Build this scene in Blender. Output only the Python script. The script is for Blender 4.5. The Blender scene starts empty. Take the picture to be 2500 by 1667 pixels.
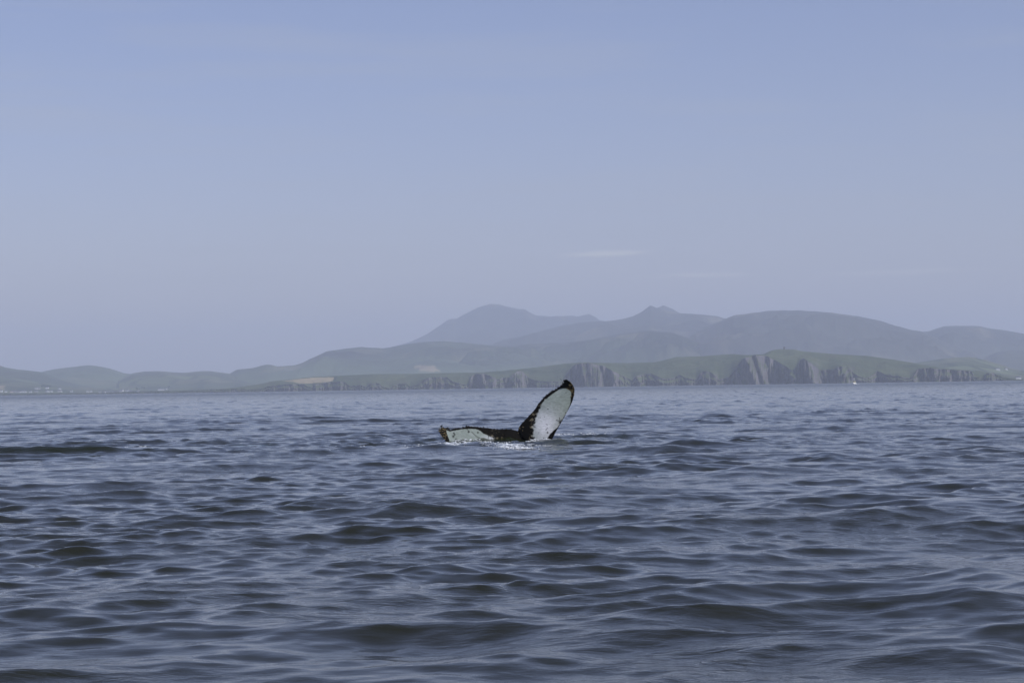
import bpy, bmesh, math, random
import numpy as np
from mathutils import Matrix, Vector

random.seed(7)
rng = np.random.default_rng(11)
scene = bpy.context.scene
C = scene.collection

# ------------------------------------------------------------------ camera
FPX = 4861.0                      # focal length in pixels of the 2500 x 1667 photograph
CAM_H = 1.8
PITCH = math.atan(111.8 / FPX)
ROLL = math.atan(0.0150)
cp, sp = math.cos(PITCH), math.sin(PITCH)
f_ax = np.array([0, cp, sp]); u0 = np.array([0, -sp, cp]); x0 = np.array([1.0, 0, 0])
R_ax = math.cos(ROLL) * x0 - math.sin(ROLL) * u0
U_ax = math.sin(ROLL) * x0 + math.cos(ROLL) * u0
cam_d = bpy.data.cameras.new('camera')
cam = bpy.data.objects.new('camera', cam_d); C.objects.link(cam)
cam_d.sensor_width = 36.0
cam_d.lens = FPX * 36.0 / 2500.0
cam_d.clip_start = 0.1; cam_d.clip_end = 80000
M = Matrix(((R_ax[0], U_ax[0], -f_ax[0], 0), (R_ax[1], U_ax[1], -f_ax[1], 0), (R_ax[2], U_ax[2], -f_ax[2], CAM_H), (0, 0, 0, 1)))
cam.matrix_world = M
scene.camera = cam

def at(px, py, Y):
    """World point on the sight line of photograph pixel (px, py) at distance Y in front of the boat."""
    px = np.asarray(px, float); py = np.asarray(py, float)
    d = f_ax + ((px - 1250) / FPX)[..., None] * R_ax - ((py - 833.5) / FPX)[..., None] * U_ax
    s = np.asarray(Y, float) / d[..., 1]
    p = d * s[..., None] if np.ndim(s) else d * s
    p = np.array(p); p[..., 2] += CAM_H
    return p

# ------------------------------------------------------------------ sky, sun, exposure
SUN_EL, SUN_AZ = math.radians(48), math.radians(126)     # azimuth clockwise from the view direction (+Y)
SKY_STRENGTH, SUN_STRENGTH, EXPOSURE = 0.088, 3.05, 0.16
world = bpy.data.worlds.new('World'); scene.world = world; world.use_nodes = True
nt = world.node_tree; N = nt.nodes; N.clear()
sky = N.new('ShaderNodeTexSky'); sky.sky_type = 'NISHITA'; sky.sun_disc = False
sky.sun_elevation = SUN_EL; sky.sun_rotation = SUN_AZ
sky.altitude = 0; sky.air_density = 1.1; sky.dust_density = 0.6; sky.ozone_density = 1.6
tint = N.new('ShaderNodeMix'); tint.data_type = 'RGBA'; tint.blend_type = 'MULTIPLY'; tint.inputs[0].default_value = 1.0
tint.inputs[7].default_value = (0.98, 0.875, 1.09, 1)
bg = N.new('ShaderNodeBackground'); bg.inputs[1].default_value = SKY_STRENGTH
wo = N.new('ShaderNodeOutputWorld')
# thin high cloud: faint wisps over the whole sky
tc = N.new('ShaderNodeTexCoord'); mp = N.new('ShaderNodeMapping'); mp.inputs['Scale'].default_value = (3, 3, 34)
nz = N.new('ShaderNodeTexNoise'); nz.inputs['Scale'].default_value = 2.2; nz.inputs['Detail'].default_value = 6; nz.inputs['Roughness'].default_value = 0.55
cr = N.new('ShaderNodeMapRange'); cr.inputs[1].default_value = 0.48; cr.inputs[2].default_value = 0.8; cr.inputs[3].default_value = 0.0; cr.inputs[4].default_value = 0.34
cm = N.new('ShaderNodeMix'); cm.data_type = 'RGBA'; cm.inputs[7].default_value = (4.6, 4.9, 5.6, 1)
nt.links.new(tc.outputs['Generated'], mp.inputs[0]); nt.links.new(mp.outputs[0], nz.inputs['Vector'])
nt.links.new(nz.outputs[0], cr.inputs[0]); nt.links.new(cr.outputs[0], cm.inputs[0])
nt.links.new(sky.outputs[0], tint.inputs[6]); nt.links.new(tint.outputs[2], cm.inputs[6])
# two long thin cloud streaks low over the ridge
prev = cm.outputs[2]
dn = N.new('ShaderNodeTexNoise'); dn.inputs['Scale'].default_value = 60; dn.inputs['Detail'].default_value = 4
dm = N.new('ShaderNodeMapping'); dm.inputs['Scale'].default_value = (1, 1, 7); nt.links.new(tc.outputs['Generated'], dm.inputs[0]); nt.links.new(dm.outputs[0], dn.inputs['Vector'])
for (px_, py_, wx_, wz_, st_) in [(1490, 620, 80, 6, 0.85), (1730, 671, 110, 5.5, 0.7), (2200, 665, 140, 6, 0.35)]:
    d_ = at(px_, py_, 1000.0) - np.array([0, 0, CAM_H]); d_ = d_ / np.linalg.norm(d_)
    sb0 = N.new('ShaderNodeVectorMath'); sb0.operation = 'SUBTRACT'; sb0.inputs[1].default_value = tuple(float(v) for v in d_); nt.links.new(tc.outputs['Generated'], sb0.inputs[0])
    sc0 = N.new('ShaderNodeVectorMath'); sc0.operation = 'MULTIPLY'; sc0.inputs[1].default_value = (FPX / wx_, 20.0, FPX / wz_); nt.links.new(sb0.outputs[0], sc0.inputs[0])
    le = N.new('ShaderNodeVectorMath'); le.operation = 'LENGTH'; nt.links.new(sc0.outputs[0], le.inputs[0])
    ad0 = N.new('ShaderNodeMath'); ad0.operation = 'MULTIPLY_ADD'; ad0.inputs[1].default_value = 2.2; nt.links.new(dn.outputs[0], ad0.inputs[0]); nt.links.new(le.outputs['Value'], ad0.inputs[2])
    mr0 = N.new('ShaderNodeMapRange'); mr0.interpolation_type = 'SMOOTHSTEP'; mr0.inputs[1].default_value = 0.7; mr0.inputs[2].default_value = 3.0; mr0.inputs[3].default_value = st_; mr0.inputs[4].default_value = 0; nt.links.new(ad0.outputs[0], mr0.inputs[0])
    mx0 = N.new('ShaderNodeMix'); mx0.data_type = 'RGBA'; mx0.inputs[7].default_value = (8.0, 8.0, 7.6, 1); nt.links.new(mr0.outputs[0], mx0.inputs[0]); nt.links.new(prev, mx0.inputs[6]); prev = mx0.outputs[2]
nt.links.new(prev, bg.inputs[0]); nt.links.new(bg.outputs[0], wo.inputs[0])

sl = bpy.data.lights.new('sun', 'SUN'); sl.energy = SUN_STRENGTH; sl.angle = math.radians(0.6); sl.color = (1.0, 0.98, 0.965)
sun = bpy.data.objects.new('sun', sl); C.objects.link(sun)
sd = Vector((math.cos(SUN_EL) * math.sin(SUN_AZ), math.cos(SUN_EL) * math.cos(SUN_AZ), math.sin(SUN_EL)))
sun.rotation_euler = sd.to_track_quat('Z', 'Y').to_euler(); sun.location = (30, -30, 60)

scene.view_settings.view_transform = 'Standard'; scene.view_settings.look = 'None'
scene.view_settings.exposure = EXPOSURE; scene.view_settings.gamma = 1; scene.view_settings.use_curve_mapping = False
scene.cycles.max_bounces = 6; scene.cycles.volume_bounces = 3; scene.cycles.use_denoising = True
scene.cycles.sample_clamp_indirect = 4

# ------------------------------------------------------------------ helpers
def link(o, parent=None):
    C.objects.link(o)
    if parent is not None: o.parent = parent
    return o

def tag(o, label=None, cat=None, group=None, kind=None):
    if label: o['label'] = label
    if cat: o['category'] = cat
    if group: o['group'] = group
    if kind: o['kind'] = kind
    return o

def mesh_obj(name, verts, faces, mat=None, parent=None, smooth=True):
    me = bpy.data.meshes.new(name)
    verts = np.asarray(verts, np.float32).reshape(-1, 3)
    faces = np.asarray(faces, np.int32)
    me.vertices.add(len(verts)); me.vertices.foreach_set('co', verts.ravel())
    n, k = faces.shape
    me.loops.add(n * k); me.loops.foreach_set('vertex_index', faces.ravel())
    me.polygons.add(n); me.polygons.foreach_set('loop_start', np.arange(n, dtype=np.int32) * k)
    me.polygons.foreach_set('loop_total', np.full(n, k, np.int32))
    me.update(calc_edges=True); me.validate()
    me.polygons.foreach_set('use_smooth', np.full(n, smooth))
    if mat: me.materials.append(mat)
    o = bpy.data.objects.new(name, me); link(o, parent)
    return o

def grid_faces(nr, nc, wrap=False):
    i = np.arange(nr - 1)[:, None]; j = np.arange(nc if wrap else nc - 1)[None, :]
    j2 = (j + 1) % nc
    a = i * nc + j; b = i * nc + j2; c = (i + 1) * nc + j2; d = (i + 1) * nc + j
    return np.stack([a, b, c, d], -1).reshape(-1, 4)

def color_attr(o, name, rgb):
    a = o.data.color_attributes.new(name, 'FLOAT_COLOR', 'POINT')
    rgb = np.asarray(rgb, np.float32).reshape(-1, rgb.shape[-1])
    if rgb.shape[1] == 3: rgb = np.concatenate([rgb, np.ones((len(rgb), 1), np.float32)], 1)
    a.data.foreach_set('color', rgb.ravel())

def pnoise(x, y, seed=0):
    """2-D gradient noise, vectorised."""
    r = np.random.default_rng(seed); P = r.permutation(512); P = np.concatenate([P, P])
    ang = r.uniform(0, 2 * np.pi, 512)
    xi = np.floor(x).astype(int); yi = np.floor(y).astype(int); xf = x - xi; yf = y - yi
    def g(ix, iy, fx, fy):
        h = P[(P[ix & 511] + iy) & 511]; a = ang[h]
        return np.cos(a) * fx + np.sin(a) * fy
    u = xf ** 3 * (xf * (xf * 6 - 15) + 10); v = yf ** 3 * (yf * (yf * 6 - 15) + 10)
    n00 = g(xi, yi, xf, yf); n10 = g(xi + 1, yi, xf - 1, yf); n01 = g(xi, yi + 1, xf, yf - 1); n11 = g(xi + 1, yi + 1, xf - 1, yf - 1)
    return ((n00 * (1 - u) + n10 * u) * (1 - v) + (n01 * (1 - u) + n11 * u) * v) * 1.5

def fbm(x, y, o=5, seed=0, ridged=False, gain=0.5):
    s = 0; a = 1.0; t = 0
    for k in range(o):
        n = pnoise(x * 2 ** k + 17.3 * k, y * 2 ** k - 9.1 * k, seed + k)
        if ridged: n = 1 - 2 * np.abs(n)
        s = s + a * n; t += a; a *= gain
    return s / t

def interp(pts, x):
    p = np.array(pts, float)
    return np.interp(x, p[:, 0], p[:, 1])

def smooth(a, k):
    if k < 2: return a
    w = np.hanning(k + 2)[1:-1]; w /= w.sum()
    return np.convolve(np.pad(a, (k, k), 'edge'), w, 'same')[k:-k]

def inpoly(px, py, poly):
    ins = np.zeros(px.shape, bool); n = len(poly)
    for i in range(n):
        x1, y1 = poly[i]; x2, y2 = poly[(i + 1) % n]
        c = ((y1 > py) != (y2 > py)) & (px < (x2 - x1) * (py - y1) / ((y2 - y1) or 1e-9) + x1)
        ins ^= c
    return ins

# ------------------------------------------------------------------ materials
def mat_new(name):
    m = bpy.data.materials.new(name); m.use_nodes = True
    n = m.node_tree.nodes; l = m.node_tree.links
    return m, n, l, n['Principled BSDF']

def simple_mat(name, col, rough=0.6, var=0.25, scale=3.0, spec=0.4):
    m, n, l, b = mat_new(name)
    t = n.new('ShaderNodeTexCoord'); z = n.new('ShaderNodeTexNoise'); z.inputs['Scale'].default_value = scale; z.inputs['Detail'].default_value = 4
    r = n.new('ShaderNodeMix'); r.data_type = 'RGBA'
    r.inputs[6].default_value = tuple(c * (1 - var) for c in col) + (1,)
    r.inputs[7].default_value = tuple(min(1, c * (1 + var)) for c in col) + (1,)
    l.new(t.outputs['Object'], z.inputs['Vector']); l.new(z.outputs[0], r.inputs[0]); l.new(r.outputs[2], b.inputs['Base Color'])
    b.inputs['Roughness'].default_value = rough; b.inputs['Specular IOR Level'].default_value = spec
    return m

def land_mat(name, rock=(0.15, 0.138, 0.14), lo=0.55, hi=0.75, nscale=0.02, namp=0.5):
    """Vertex colour for the ground cover; bare rock where the face is steep."""
    m, n, l, b = mat_new(name)
    at_ = n.new('ShaderNodeAttribute'); at_.attribute_name = 'cover'
    geo = n.new('ShaderNodeNewGeometry'); sep = n.new('ShaderNodeSeparateXYZ'); l.new(geo.outputs['Normal'], sep.inputs[0])
    z = n.new('ShaderNodeTexNoise'); z.inputs['Scale'].default_value = nscale; z.inputs['Detail'].default_value = 8; z.inputs['Roughness'].default_value = 0.65
    l.new(geo.outputs['Position'], z.inputs['Vector'])
    ad = n.new('ShaderNodeMath'); ad.operation = 'MULTIPLY_ADD'; ad.inputs[1].default_value = namp; l.new(z.outputs[0], ad.inputs[0]); l.new(sep.outputs['Z'], ad.inputs[2])
    mr = n.new('ShaderNodeMapRange'); mr.inputs[1].default_value = lo + namp / 2; mr.inputs[2].default_value = hi + namp / 2
    l.new(ad.outputs[0], mr.inputs[0])
    # rock: vertical strata streaks
    mp = n.new('ShaderNodeMapping'); mp.inputs['Scale'].default_value = (0.16, 0.02, 0.012); l.new(geo.outputs['Position'], mp.inputs[0])
    s = n.new('ShaderNodeTexNoise'); s.inputs['Scale'].default_value = 1.0; s.inputs['Detail'].default_value = 6; s.inputs['Roughness'].default_value = 0.7; l.new(mp.outputs[0], s.inputs['Vector'])
    rr = n.new('ShaderNodeValToRGB'); rr.color_ramp.elements[0].position = 0.34; rr.color_ramp.elements[1].position = 0.68
    rr.color_ramp.elements[0].color = tuple(c * 0.62 for c in rock) + (1,); rr.color_ramp.elements[1].color = tuple(c * 1.3 for c in rock) + (1,)
    l.new(s.outputs[0], rr.inputs[0])
    # cover mottling
    z2 = n.new('ShaderNodeTexNoise'); z2.inputs['Scale'].default_value = nscale * 0.9; z2.inputs['Detail'].default_value = 9; z2.inputs['Roughness'].default_value = 0.7
    l.new(geo.outputs['Position'], z2.inputs['Vector'])
    m2 = n.new('ShaderNodeMapRange'); m2.inputs[1].default_value = 0.3; m2.inputs[2].default_value = 0.7; m2.inputs[3].default_value = 0.7; m2.inputs[4].default_value = 1.3; l.new(z2.outputs[0], m2.inputs[0])
    vm = n.new('ShaderNodeVectorMath'); vm.operation = 'SCALE'; l.new(at_.outputs['Color'], vm.inputs[0]); l.new(m2.outputs[0], vm.inputs['Scale'])
    mx = n.new('ShaderNodeMix'); mx.data_type = 'RGBA'; l.new(mr.outputs[0], mx.inputs[0]); l.new(rr.outputs[0], mx.inputs[6]); l.new(vm.outputs[0], mx.inputs[7])
    l.new(mx.outputs[2], b.inputs['Base Color']); b.inputs['Roughness'].default_value = 0.95; b.inputs['Specular IOR Level'].default_value = 0.1
    return m

M_cliff = land_mat('cliff_land', lo=0.40, hi=0.72, nscale=0.03, namp=1.5)
M_hill = land_mat('hill_land', rock=(0.11, 0.105, 0.12), lo=0.3, hi=0.5, nscale=0.008)

# ------------------------------------------------------------------ waves
def ocean_tile(L, n, lmin, lmax, wdir, spread, slope_rms, seed, p=3.0):
    r = np.random.default_rng(seed)
    k1 = 2 * np.pi * np.fft.fftfreq(n, L / n); kx, ky = np.meshgrid(k1, k1, indexing='ij')
    k = np.hypot(kx, ky); k[0, 0] = 1e9
    lam = 2 * np.pi / k
    amp = k ** (-p) * np.exp(-(lam / lmax) ** 4) * np.exp(-(lmin / lam) ** 4)
    cd = (kx * math.cos(wdir) + ky * math.sin(wdir)) / k
    dirw = np.abs(cd) ** spread * np.where(cd > 0, 1, 0.25) + 0.02
    amp = amp * np.sqrt(dirw); amp[0, 0] = 0
    H = amp * (r.normal(size=(n, n)) + 1j * r.normal(size=(n, n)))
    h = np.fft.ifft2(H).real
    H = np.fft.fft2(h)
    sx = np.fft.ifft2(1j * kx * H).real; sy = np.fft.ifft2(1j * ky * H).real
    s = slope_rms / math.sqrt((sx ** 2 + sy ** 2).mean())
    dx = np.fft.ifft2(1j * kx / k * H).real * s; dy = np.fft.ifft2(1j * ky / k * H).real * s
    return L, n, np.stack([h * s, dx, dy], -1).astype(np.float32)

def sample(tile, x, y):
    L, n, a = tile
    u = (x / L * n) % n; v = (y / L * n) % n
    i = np.floor(u).astype(int); j = np.floor(v).astype(int); fu = (u - i)[..., None]; fv = (v - j)[..., None]
    i %= n; j %= n; i2 = (i + 1) % n; j2 = (j + 1) % n
    return (a[i, j] * (1 - fu) + a[i2, j] * fu) * (1 - fv) + (a[i, j2] * (1 - fu) + a[i2, j2] * fu) * fv

WD = math.radians(-72)
T_sw = ocean_tile(151.0, 512, 3.2, 11.0, WD - 0.03, 5, 0.034, 3)
T_a = ocean_tile(73.0, 512, 0.8, 2.8, WD + 0.04, 2.9, 0.094, 5, p=2.6)
T_b = ocean_tile(17.3, 512, 0.14, 1.0, WD - 0.12, 2.2, 0.132, 9, p=2.45)

def rot(x, y, a): return x * math.cos(a) - y * math.sin(a), x * math.sin(a) + y * math.cos(a)
def sstep(a, b, x):
    t = np.clip((x - a) / (b - a), 0, 1); return t * t * (3 - 2 * t)

WH = at(1240, 1076, 67.0)          # where the tail breaks the surface
def disturb(x, y):
    """Water pushed up round the tail, and the smooth ledge shed by the second whale on the left."""
    z = 0 * x
    # boil round the tail
    d = np.hypot((x - WH[0]) / 4.4, (y - (WH[1] - 1.0)) / 3.2)
    boil = np.exp(-d ** 2)
    n = fbm(x * 0.8, y * 1.1, 3, 41)
    z = z + boil * 0.17 * n
    # hump under and in front of the fluke, falling towards the viewer
    for (px, py, w, l, hh) in [(1180, 1092, 1.6, 0.7, 0.10), (1060, 1100, 1.1, 0.6, 0.08), (1400, 1080, 1.3, 0.9, 0.10), (1500, 1070, 1.0, 0.8, 0.08), (1590, 1102, 2.0, 0.7, 0.12),
                               (1700, 1092, 2.2, 0.8, 0.10), (720, 1108, 1.0, 0.8, 0.06), (860, 1098, 1.6, 0.9, 0.05)]:
        c = at(px, py, CAM_H * FPX / (py - (964.1 - 0.015 * px)))
        z = z + 1.5 * hh * np.exp(-((x - c[0]) / w) ** 2) * np.exp(-((y - c[1] + 0.15 * (x - c[0])) / l) ** 2)
    # ledge at the left edge of the view
    c = at(60, 1112, 58.0)
    xx = x - c[0]; yy = y - c[1] - 0.05 * xx
    along = sstep(-9, -4, xx) * (1 - sstep(1.0, 5.8, xx))
    z = z + 0.26 * along * sstep(0.0, 0.55, yy) * np.exp(-np.clip(yy - 0.5, 0, 99) / 2.6)
    return z, boil, along * sstep(-0.2, 0.3, yy) * np.exp(-np.clip(yy, 0, 99) / 2.2)

def water_disp(x, y, full=True):
    r = np.hypot(x, y)
    s0 = sample(T_sw, x, y)
    xa, ya = rot(x, y, 0.0); sa = sample(T_a, xa, ya)
    sb = sample(T_b, x + 3, y)
    fb = 1 - sstep(250, 1200, r)
    gust = 0.62 + 0.75 * sstep(-0.35, 0.45, fbm(x / 14, y / 20, 3, 77))
    z_d, boil, ledge = disturb(x, y)
    ka = 0.5 + 0.95 * sstep(-0.4, 0.45, fbm(x / 11, y / 13, 3, 78))
    ka = ka * (1 + 0.9 * sstep(120, 700, r))        # short steep chop further out
    kb = fb * (1 + 0.5 * sstep(90, 300, r)) * gust * (1 + 1.0 * boil + 0.5 * np.clip(ledge, 0, 1))
    z = s0[..., 0] + sa[..., 0] * ka + sb[..., 0] * kb + z_d
    ch = 1.25
    dx = ch * (s0[..., 1] + sa[..., 1] * ka + sb[..., 1] * kb * 0.8)
    dy = ch * (s0[..., 2] + sa[..., 2] * ka + sb[..., 2] * kb * 0.8)
    return dx, dy, z, boil, ledge

rs = [0.0, 2.0, 4.0, 6.0, 7.5]
r_ = 8.5
while r_ < 24000:
    rs.append(r_)
    r_ += 0.040 if r_ < 14 else (0.0031 * r_ if r_ < 130 else (0.0045 * r_ if r_ < 1600 else (0.012 * r_ if r_ < 6000 else 0.06 * r_)))
rs.append(24500.0)
rs = np.array(rs)
fine = np.linspace(-math.radians(19), math.radians(19), 560)
coarse = np.linspace(math.radians(19), math.radians(341), 70)[1:-1]
th = np.concatenate([fine, coarse])
RR, TH = np.meshgrid(rs, th, indexing='ij')
X = RR * np.sin(TH); Y = RR * np.cos(TH)
dx, dy, dz, boil, ledge = water_disp(X, Y)
fade = 1 - sstep(math.radians(24), math.radians(60), np.minimum(np.abs(TH), 2 * math.pi - np.abs(TH)))
fade = np.maximum(fade, 0.0) * sstep(6.0, 8.0, RR)
V = np.stack([X + dx * fade, Y + dy * fade, dz * fade], -1)
faces = grid_faces(len(rs), len(th), wrap=True)[:, ::-1]
faces = faces[~((faces // len(th)).max(1) == 0)]

m, n, l, b = mat_new('sea_water')
geo = n.new('ShaderNodeNewGeometry')
a1 = n.new('ShaderNodeAttribute'); a1.attribute_name = 'sea_mask'
sepm = n.new('ShaderNodeSeparateColor'); l.new(a1.outputs['Color'], sepm.inputs[0])       # R foam, G disturbed, B pale fin below the surface
ln = n.new('ShaderNodeVectorMath'); ln.operation = 'LENGTH'; l.new(geo.outputs['Position'], ln.inputs[0])
rg = n.new('ShaderNodeMapRange'); rg.inputs[1].default_value = 40; rg.inputs[2].default_value = 1300; rg.inputs[3].default_value = 0.03; rg.inputs[4].default_value = 0.24; rg.interpolation_type = 'SMOOTHSTEP'
l.new(ln.outputs['Value'], rg.inputs[0])
# fine ripples
mp = n.new('ShaderNodeMapping'); mp.inputs['Scale'].default_value = (5.5, 11.0, 8.0); mp.inputs['Rotation'].default_value = (0, 0, 0.12); l.new(geo.outputs['Position'], mp.inputs[0])
nz1 = n.new('ShaderNodeTexNoise'); nz1.inputs['Scale'].default_value = 1.0; nz1.inputs['Detail'].default_value = 5; nz1.inputs['Roughness'].default_value = 0.55; nz1.inputs['Distortion'].default_value = 0.6; l.new(mp.outputs[0], nz1.inputs['Vector'])
gp = n.new('ShaderNodeTexNoise'); gp.inputs['Scale'].default_value = 0.22; gp.inputs['Detail'].default_value = 3; l.new(geo.outputs['Position'], gp.inputs['Vector'])
gpr = n.new('ShaderNodeMapRange'); gpr.inputs[1].default_value = 0.42; gpr.inputs[2].default_value = 0.66; gpr.inputs[3].default_value = 0.15; gpr.inputs[4].default_value = 0.8; l.new(gp.outputs[0], gpr.inputs[0])
adg = n.new('ShaderNodeMath'); adg.operation = 'MULTIPLY_ADD'; adg.inputs[1].default_value = 0.5; l.new(sepm.outputs['Green'], adg.inputs[0]); l.new(gpr.outputs[0], adg.inputs[2])
bp = n.new('ShaderNodeBump'); bp.inputs['Distance'].default_value = 0.022; l.new(adg.outputs[0], bp.inputs['Strength']); l.new(nz1.outputs[0], bp.inputs['Height'])
l.new(bp.outputs[0], b.inputs['Normal'])
# body colour: dark green-brown water, paler over the fin
c1 = n.new('ShaderNodeMix'); c1.data_type = 'RGBA'; c1.inputs[6].default_value = (0.0155, 0.0160, 0.006, 1); c1.inputs[7].default_value = (0.013, 0.016, 0.004, 1); l.new(sepm.outputs['Green'], c1.inputs[0])
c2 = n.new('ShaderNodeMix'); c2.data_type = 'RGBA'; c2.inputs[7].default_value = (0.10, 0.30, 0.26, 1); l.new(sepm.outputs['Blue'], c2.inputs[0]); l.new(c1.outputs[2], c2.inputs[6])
# foam streaks
mf = n.new('ShaderNodeMapping'); mf.inputs['Scale'].default_value = (4.0, 2.2, 3.0); l.new(geo.outputs['Position'], mf.inputs[0])
fz = n.new('ShaderNodeTexNoise'); fz.inputs['Scale'].default_value = 1.0; fz.inputs['Detail'].default_value = 7; fz.inputs['Roughness'].default_value = 0.68; fz.inputs['Distortion'].default_value = 1.2; l.new(mf.outputs[0], fz.inputs['Vector'])
fa = n.new('ShaderNodeMath'); fa.operation = 'MULTIPLY_ADD'; fa.inputs[1].default_value = 0.42; l.new(sepm.outputs['Red'], fa.inputs[0]); l.new(fz.outputs[0], fa.inputs[2])
fr = n.new('ShaderNodeMapRange'); fr.inputs[1].default_value = 0.76; fr.inputs[2].default_value = 0.94; l.new(fa.outputs[0], fr.inputs[0])
c3 = n.new('ShaderNodeMix'); c3.data_type = 'RGBA'; c3.inputs[7].default_value = (0.72, 0.76, 0.78, 1); l.new(fr.outputs[0], c3.inputs[0]); l.new(c2.outputs[2], c3.inputs[6])
l.new(c3.outputs[2], b.inputs['Base Color'])
rf = n.new('ShaderNodeMix'); rf.data_type = 'FLOAT'; rf.inputs[3].default_value = 0.7; l.new(fr.outputs[0], rf.inputs[0]); l.new(rg.outputs[0], rf.inputs[2]); l.new(rf.outputs[0], b.inputs['Roughness'])
b.inputs['IOR'].default_value = 1.333
M_sea = m

sea = mesh_obj('sea', V, faces, M_sea)
tag(sea, 'rippled dark blue sea reaching to the coast', None, kind='structure')
def blob(px, py, wx, wy, Y=None, tilt=0.0):
    Y = Y or CAM_H * FPX / (py - (964.1 - 0.015 * px)); c = at(px, py, Y)
    return np.exp(-((X - c[0]) / wx) ** 2 - ((Y_ - c[1] + tilt * (X - c[0])) / wy) ** 2)
Y_ = Y
foam_spots = [(1110, 1083, 1.0, 2.2, 0.9), (1150, 1077, 0.7, 1.0, .8), (1075, 1095, 0.8, 2.0, .75), (1245, 1092, 0.9, 1.3, .85), (1265, 1097, 0.3, 0.8, .8), (1330, 1078, 0.6, 0.8, .6), (1405, 1067, 0.9, 2.6, 1.0), (1375, 1063, 0.5, 1.5, .8),
              (110, 1098, 3.0, 1.8, .6), (30, 1101, 1.4, 1.6, .8), (300, 1094, 1.2, 1.4, .4), (745, 1103, 0.8, 0.5, .5), (850, 1098, 0.7, 0.6, .55)]
foam = 0 * X
for (px, py, wx, wy, s) in foam_spots: foam = np.maximum(foam, s * blob(px, py, wx, wy))
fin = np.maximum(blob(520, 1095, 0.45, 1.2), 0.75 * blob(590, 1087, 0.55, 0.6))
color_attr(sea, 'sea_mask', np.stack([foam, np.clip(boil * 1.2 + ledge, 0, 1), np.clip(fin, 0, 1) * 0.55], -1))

# ------------------------------------------------------------------ far land
GREEN = np.array([0.066, 0.088, 0.042]); GREEN2 = np.array([0.100, 0.118, 0.056]); BROWN = np.array([0.085, 0.075, 0.048])
HEATH = np.array([0.062, 0.062, 0.056]); TAN = np.array([0.30, 0.25, 0.15]); DARK = np.array([0.03, 0.045, 0.022])
LAYERS = {}

def hill(name, prof, Yr, Yf, label, cover, relief=20.0, wl=500.0, step=3.0, rows=60, pad=(-500, 3000), back=1.6, z0=-4.0, sm=5, seed=1, bulge=1.0, fields=None):
    xs = np.arange(max(pad[0], prof[0][0]), min(pad[1], prof[-1][0]) + step, step)
    py = smooth(interp(prof, xs), sm)
    yr = Yr + 0.0 * xs
    ridge = at(xs, py, yr)                                  # n x 3
    t = np.concatenate([np.linspace(0, 1, rows), 1 + np.linspace(0.05, 1, 14) * (back - 1)])
    T, I = np.meshgrid(t, np.arange(len(xs)), indexing='ij')
    rx = ridge[:, 0] / Yr
    yy = Yf + (Yr - Yf) * T
    xx = rx[I] * yy
    shp = np.where(T <= 1, np.sin(np.clip(T, 0, 1) * np.pi / 2) ** bulge * 0.55 + 0.45 * T, 1 - 1.2 * ((T - 1) / (back - 1)) ** 1.5)
    zz = z0 + (ridge[I, 2] - z0) * shp
    win = np.clip(T, 0, 1) * np.clip(1.03 - T, 0, 1) * 4
    win = np.where(T > 1, 0, win) * np.clip((ridge[I, 2]) / 150, 0.15, 1)
    wl = wl * 0.6
    rn = fbm(xx / wl, yy / wl, 6, seed, ridged=True) * 0.6 + fbm(xx / wl * 0.6, yy / wl * 0.6, 3, seed + 9)
    zz = zz + 1.9 * relief * win * rn
    zz += relief * 0.05 * fbm(xx / 60, yy / 60, 4, seed + 20) * np.clip(ridge[I, 2] / 200, 0, 1)
    # nothing on the near slope may stand above the skyline
    top = CAM_H + (ridge[I, 2] - CAM_H) / Yr * yy - 2.0
    zz = np.where(T < 1, np.where(zz > top - 12, top - 12 + 12 * np.tanh((zz - top + 12) / 12), zz), zz)
    Vv = np.stack([xx, yy, zz], -1)
    o = mesh_obj(name, Vv, grid_faces(*T.shape), M_hill)
    tag(o, label, kind='structure')
    # photograph coordinates of each vertex (only to lay out fields and cover)
    d = Vv - np.array([0, 0, CAM_H]); w = d @ f_ax
    PX = 1250 + FPX * (d @ R_ax) / w; PY = 833.5 - FPX * (d @ U_ax) / w
    col = cover(xx, yy, zz, PX, PY, T)
    color_attr(o, 'cover', col)
    LAYERS[name] = (Vv, PX, PY)
    return o

def mix(a, b, t): return a * (1 - t[..., None]) + b * t[..., None]

def fieldwork(xx, yy, seed, sx=130.0, sy=220.0, amt=1.0):
    """Patchwork of fields with hedge lines: irregular cells in ground coordinates."""
    r = np.random.default_rng(seed)
    wx = xx + 40 * fbm(xx / 400, yy / 400, 2, seed); wy = yy + 60 * fbm(xx / 300 + 5, yy / 300, 2, seed + 1)
    ci = np.floor(wy / sy).astype(int)
    off = np.random.default_rng(seed + 3).uniform(0, 1, 997)[ci % 997]
    u = wx / sx + off * 3; cj = np.floor(u).astype(int)
    val = np.random.default_rng(seed + 5).uniform(0, 1, 4999)[(ci * 131 + cj * 17) % 4999]
    edge = np.minimum(np.minimum(u - cj, 1 - (u - cj)) * sx, np.minimum(wy / sy - ci, 1 - (wy / sy - ci)) * sy)
    return val, edge

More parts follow.
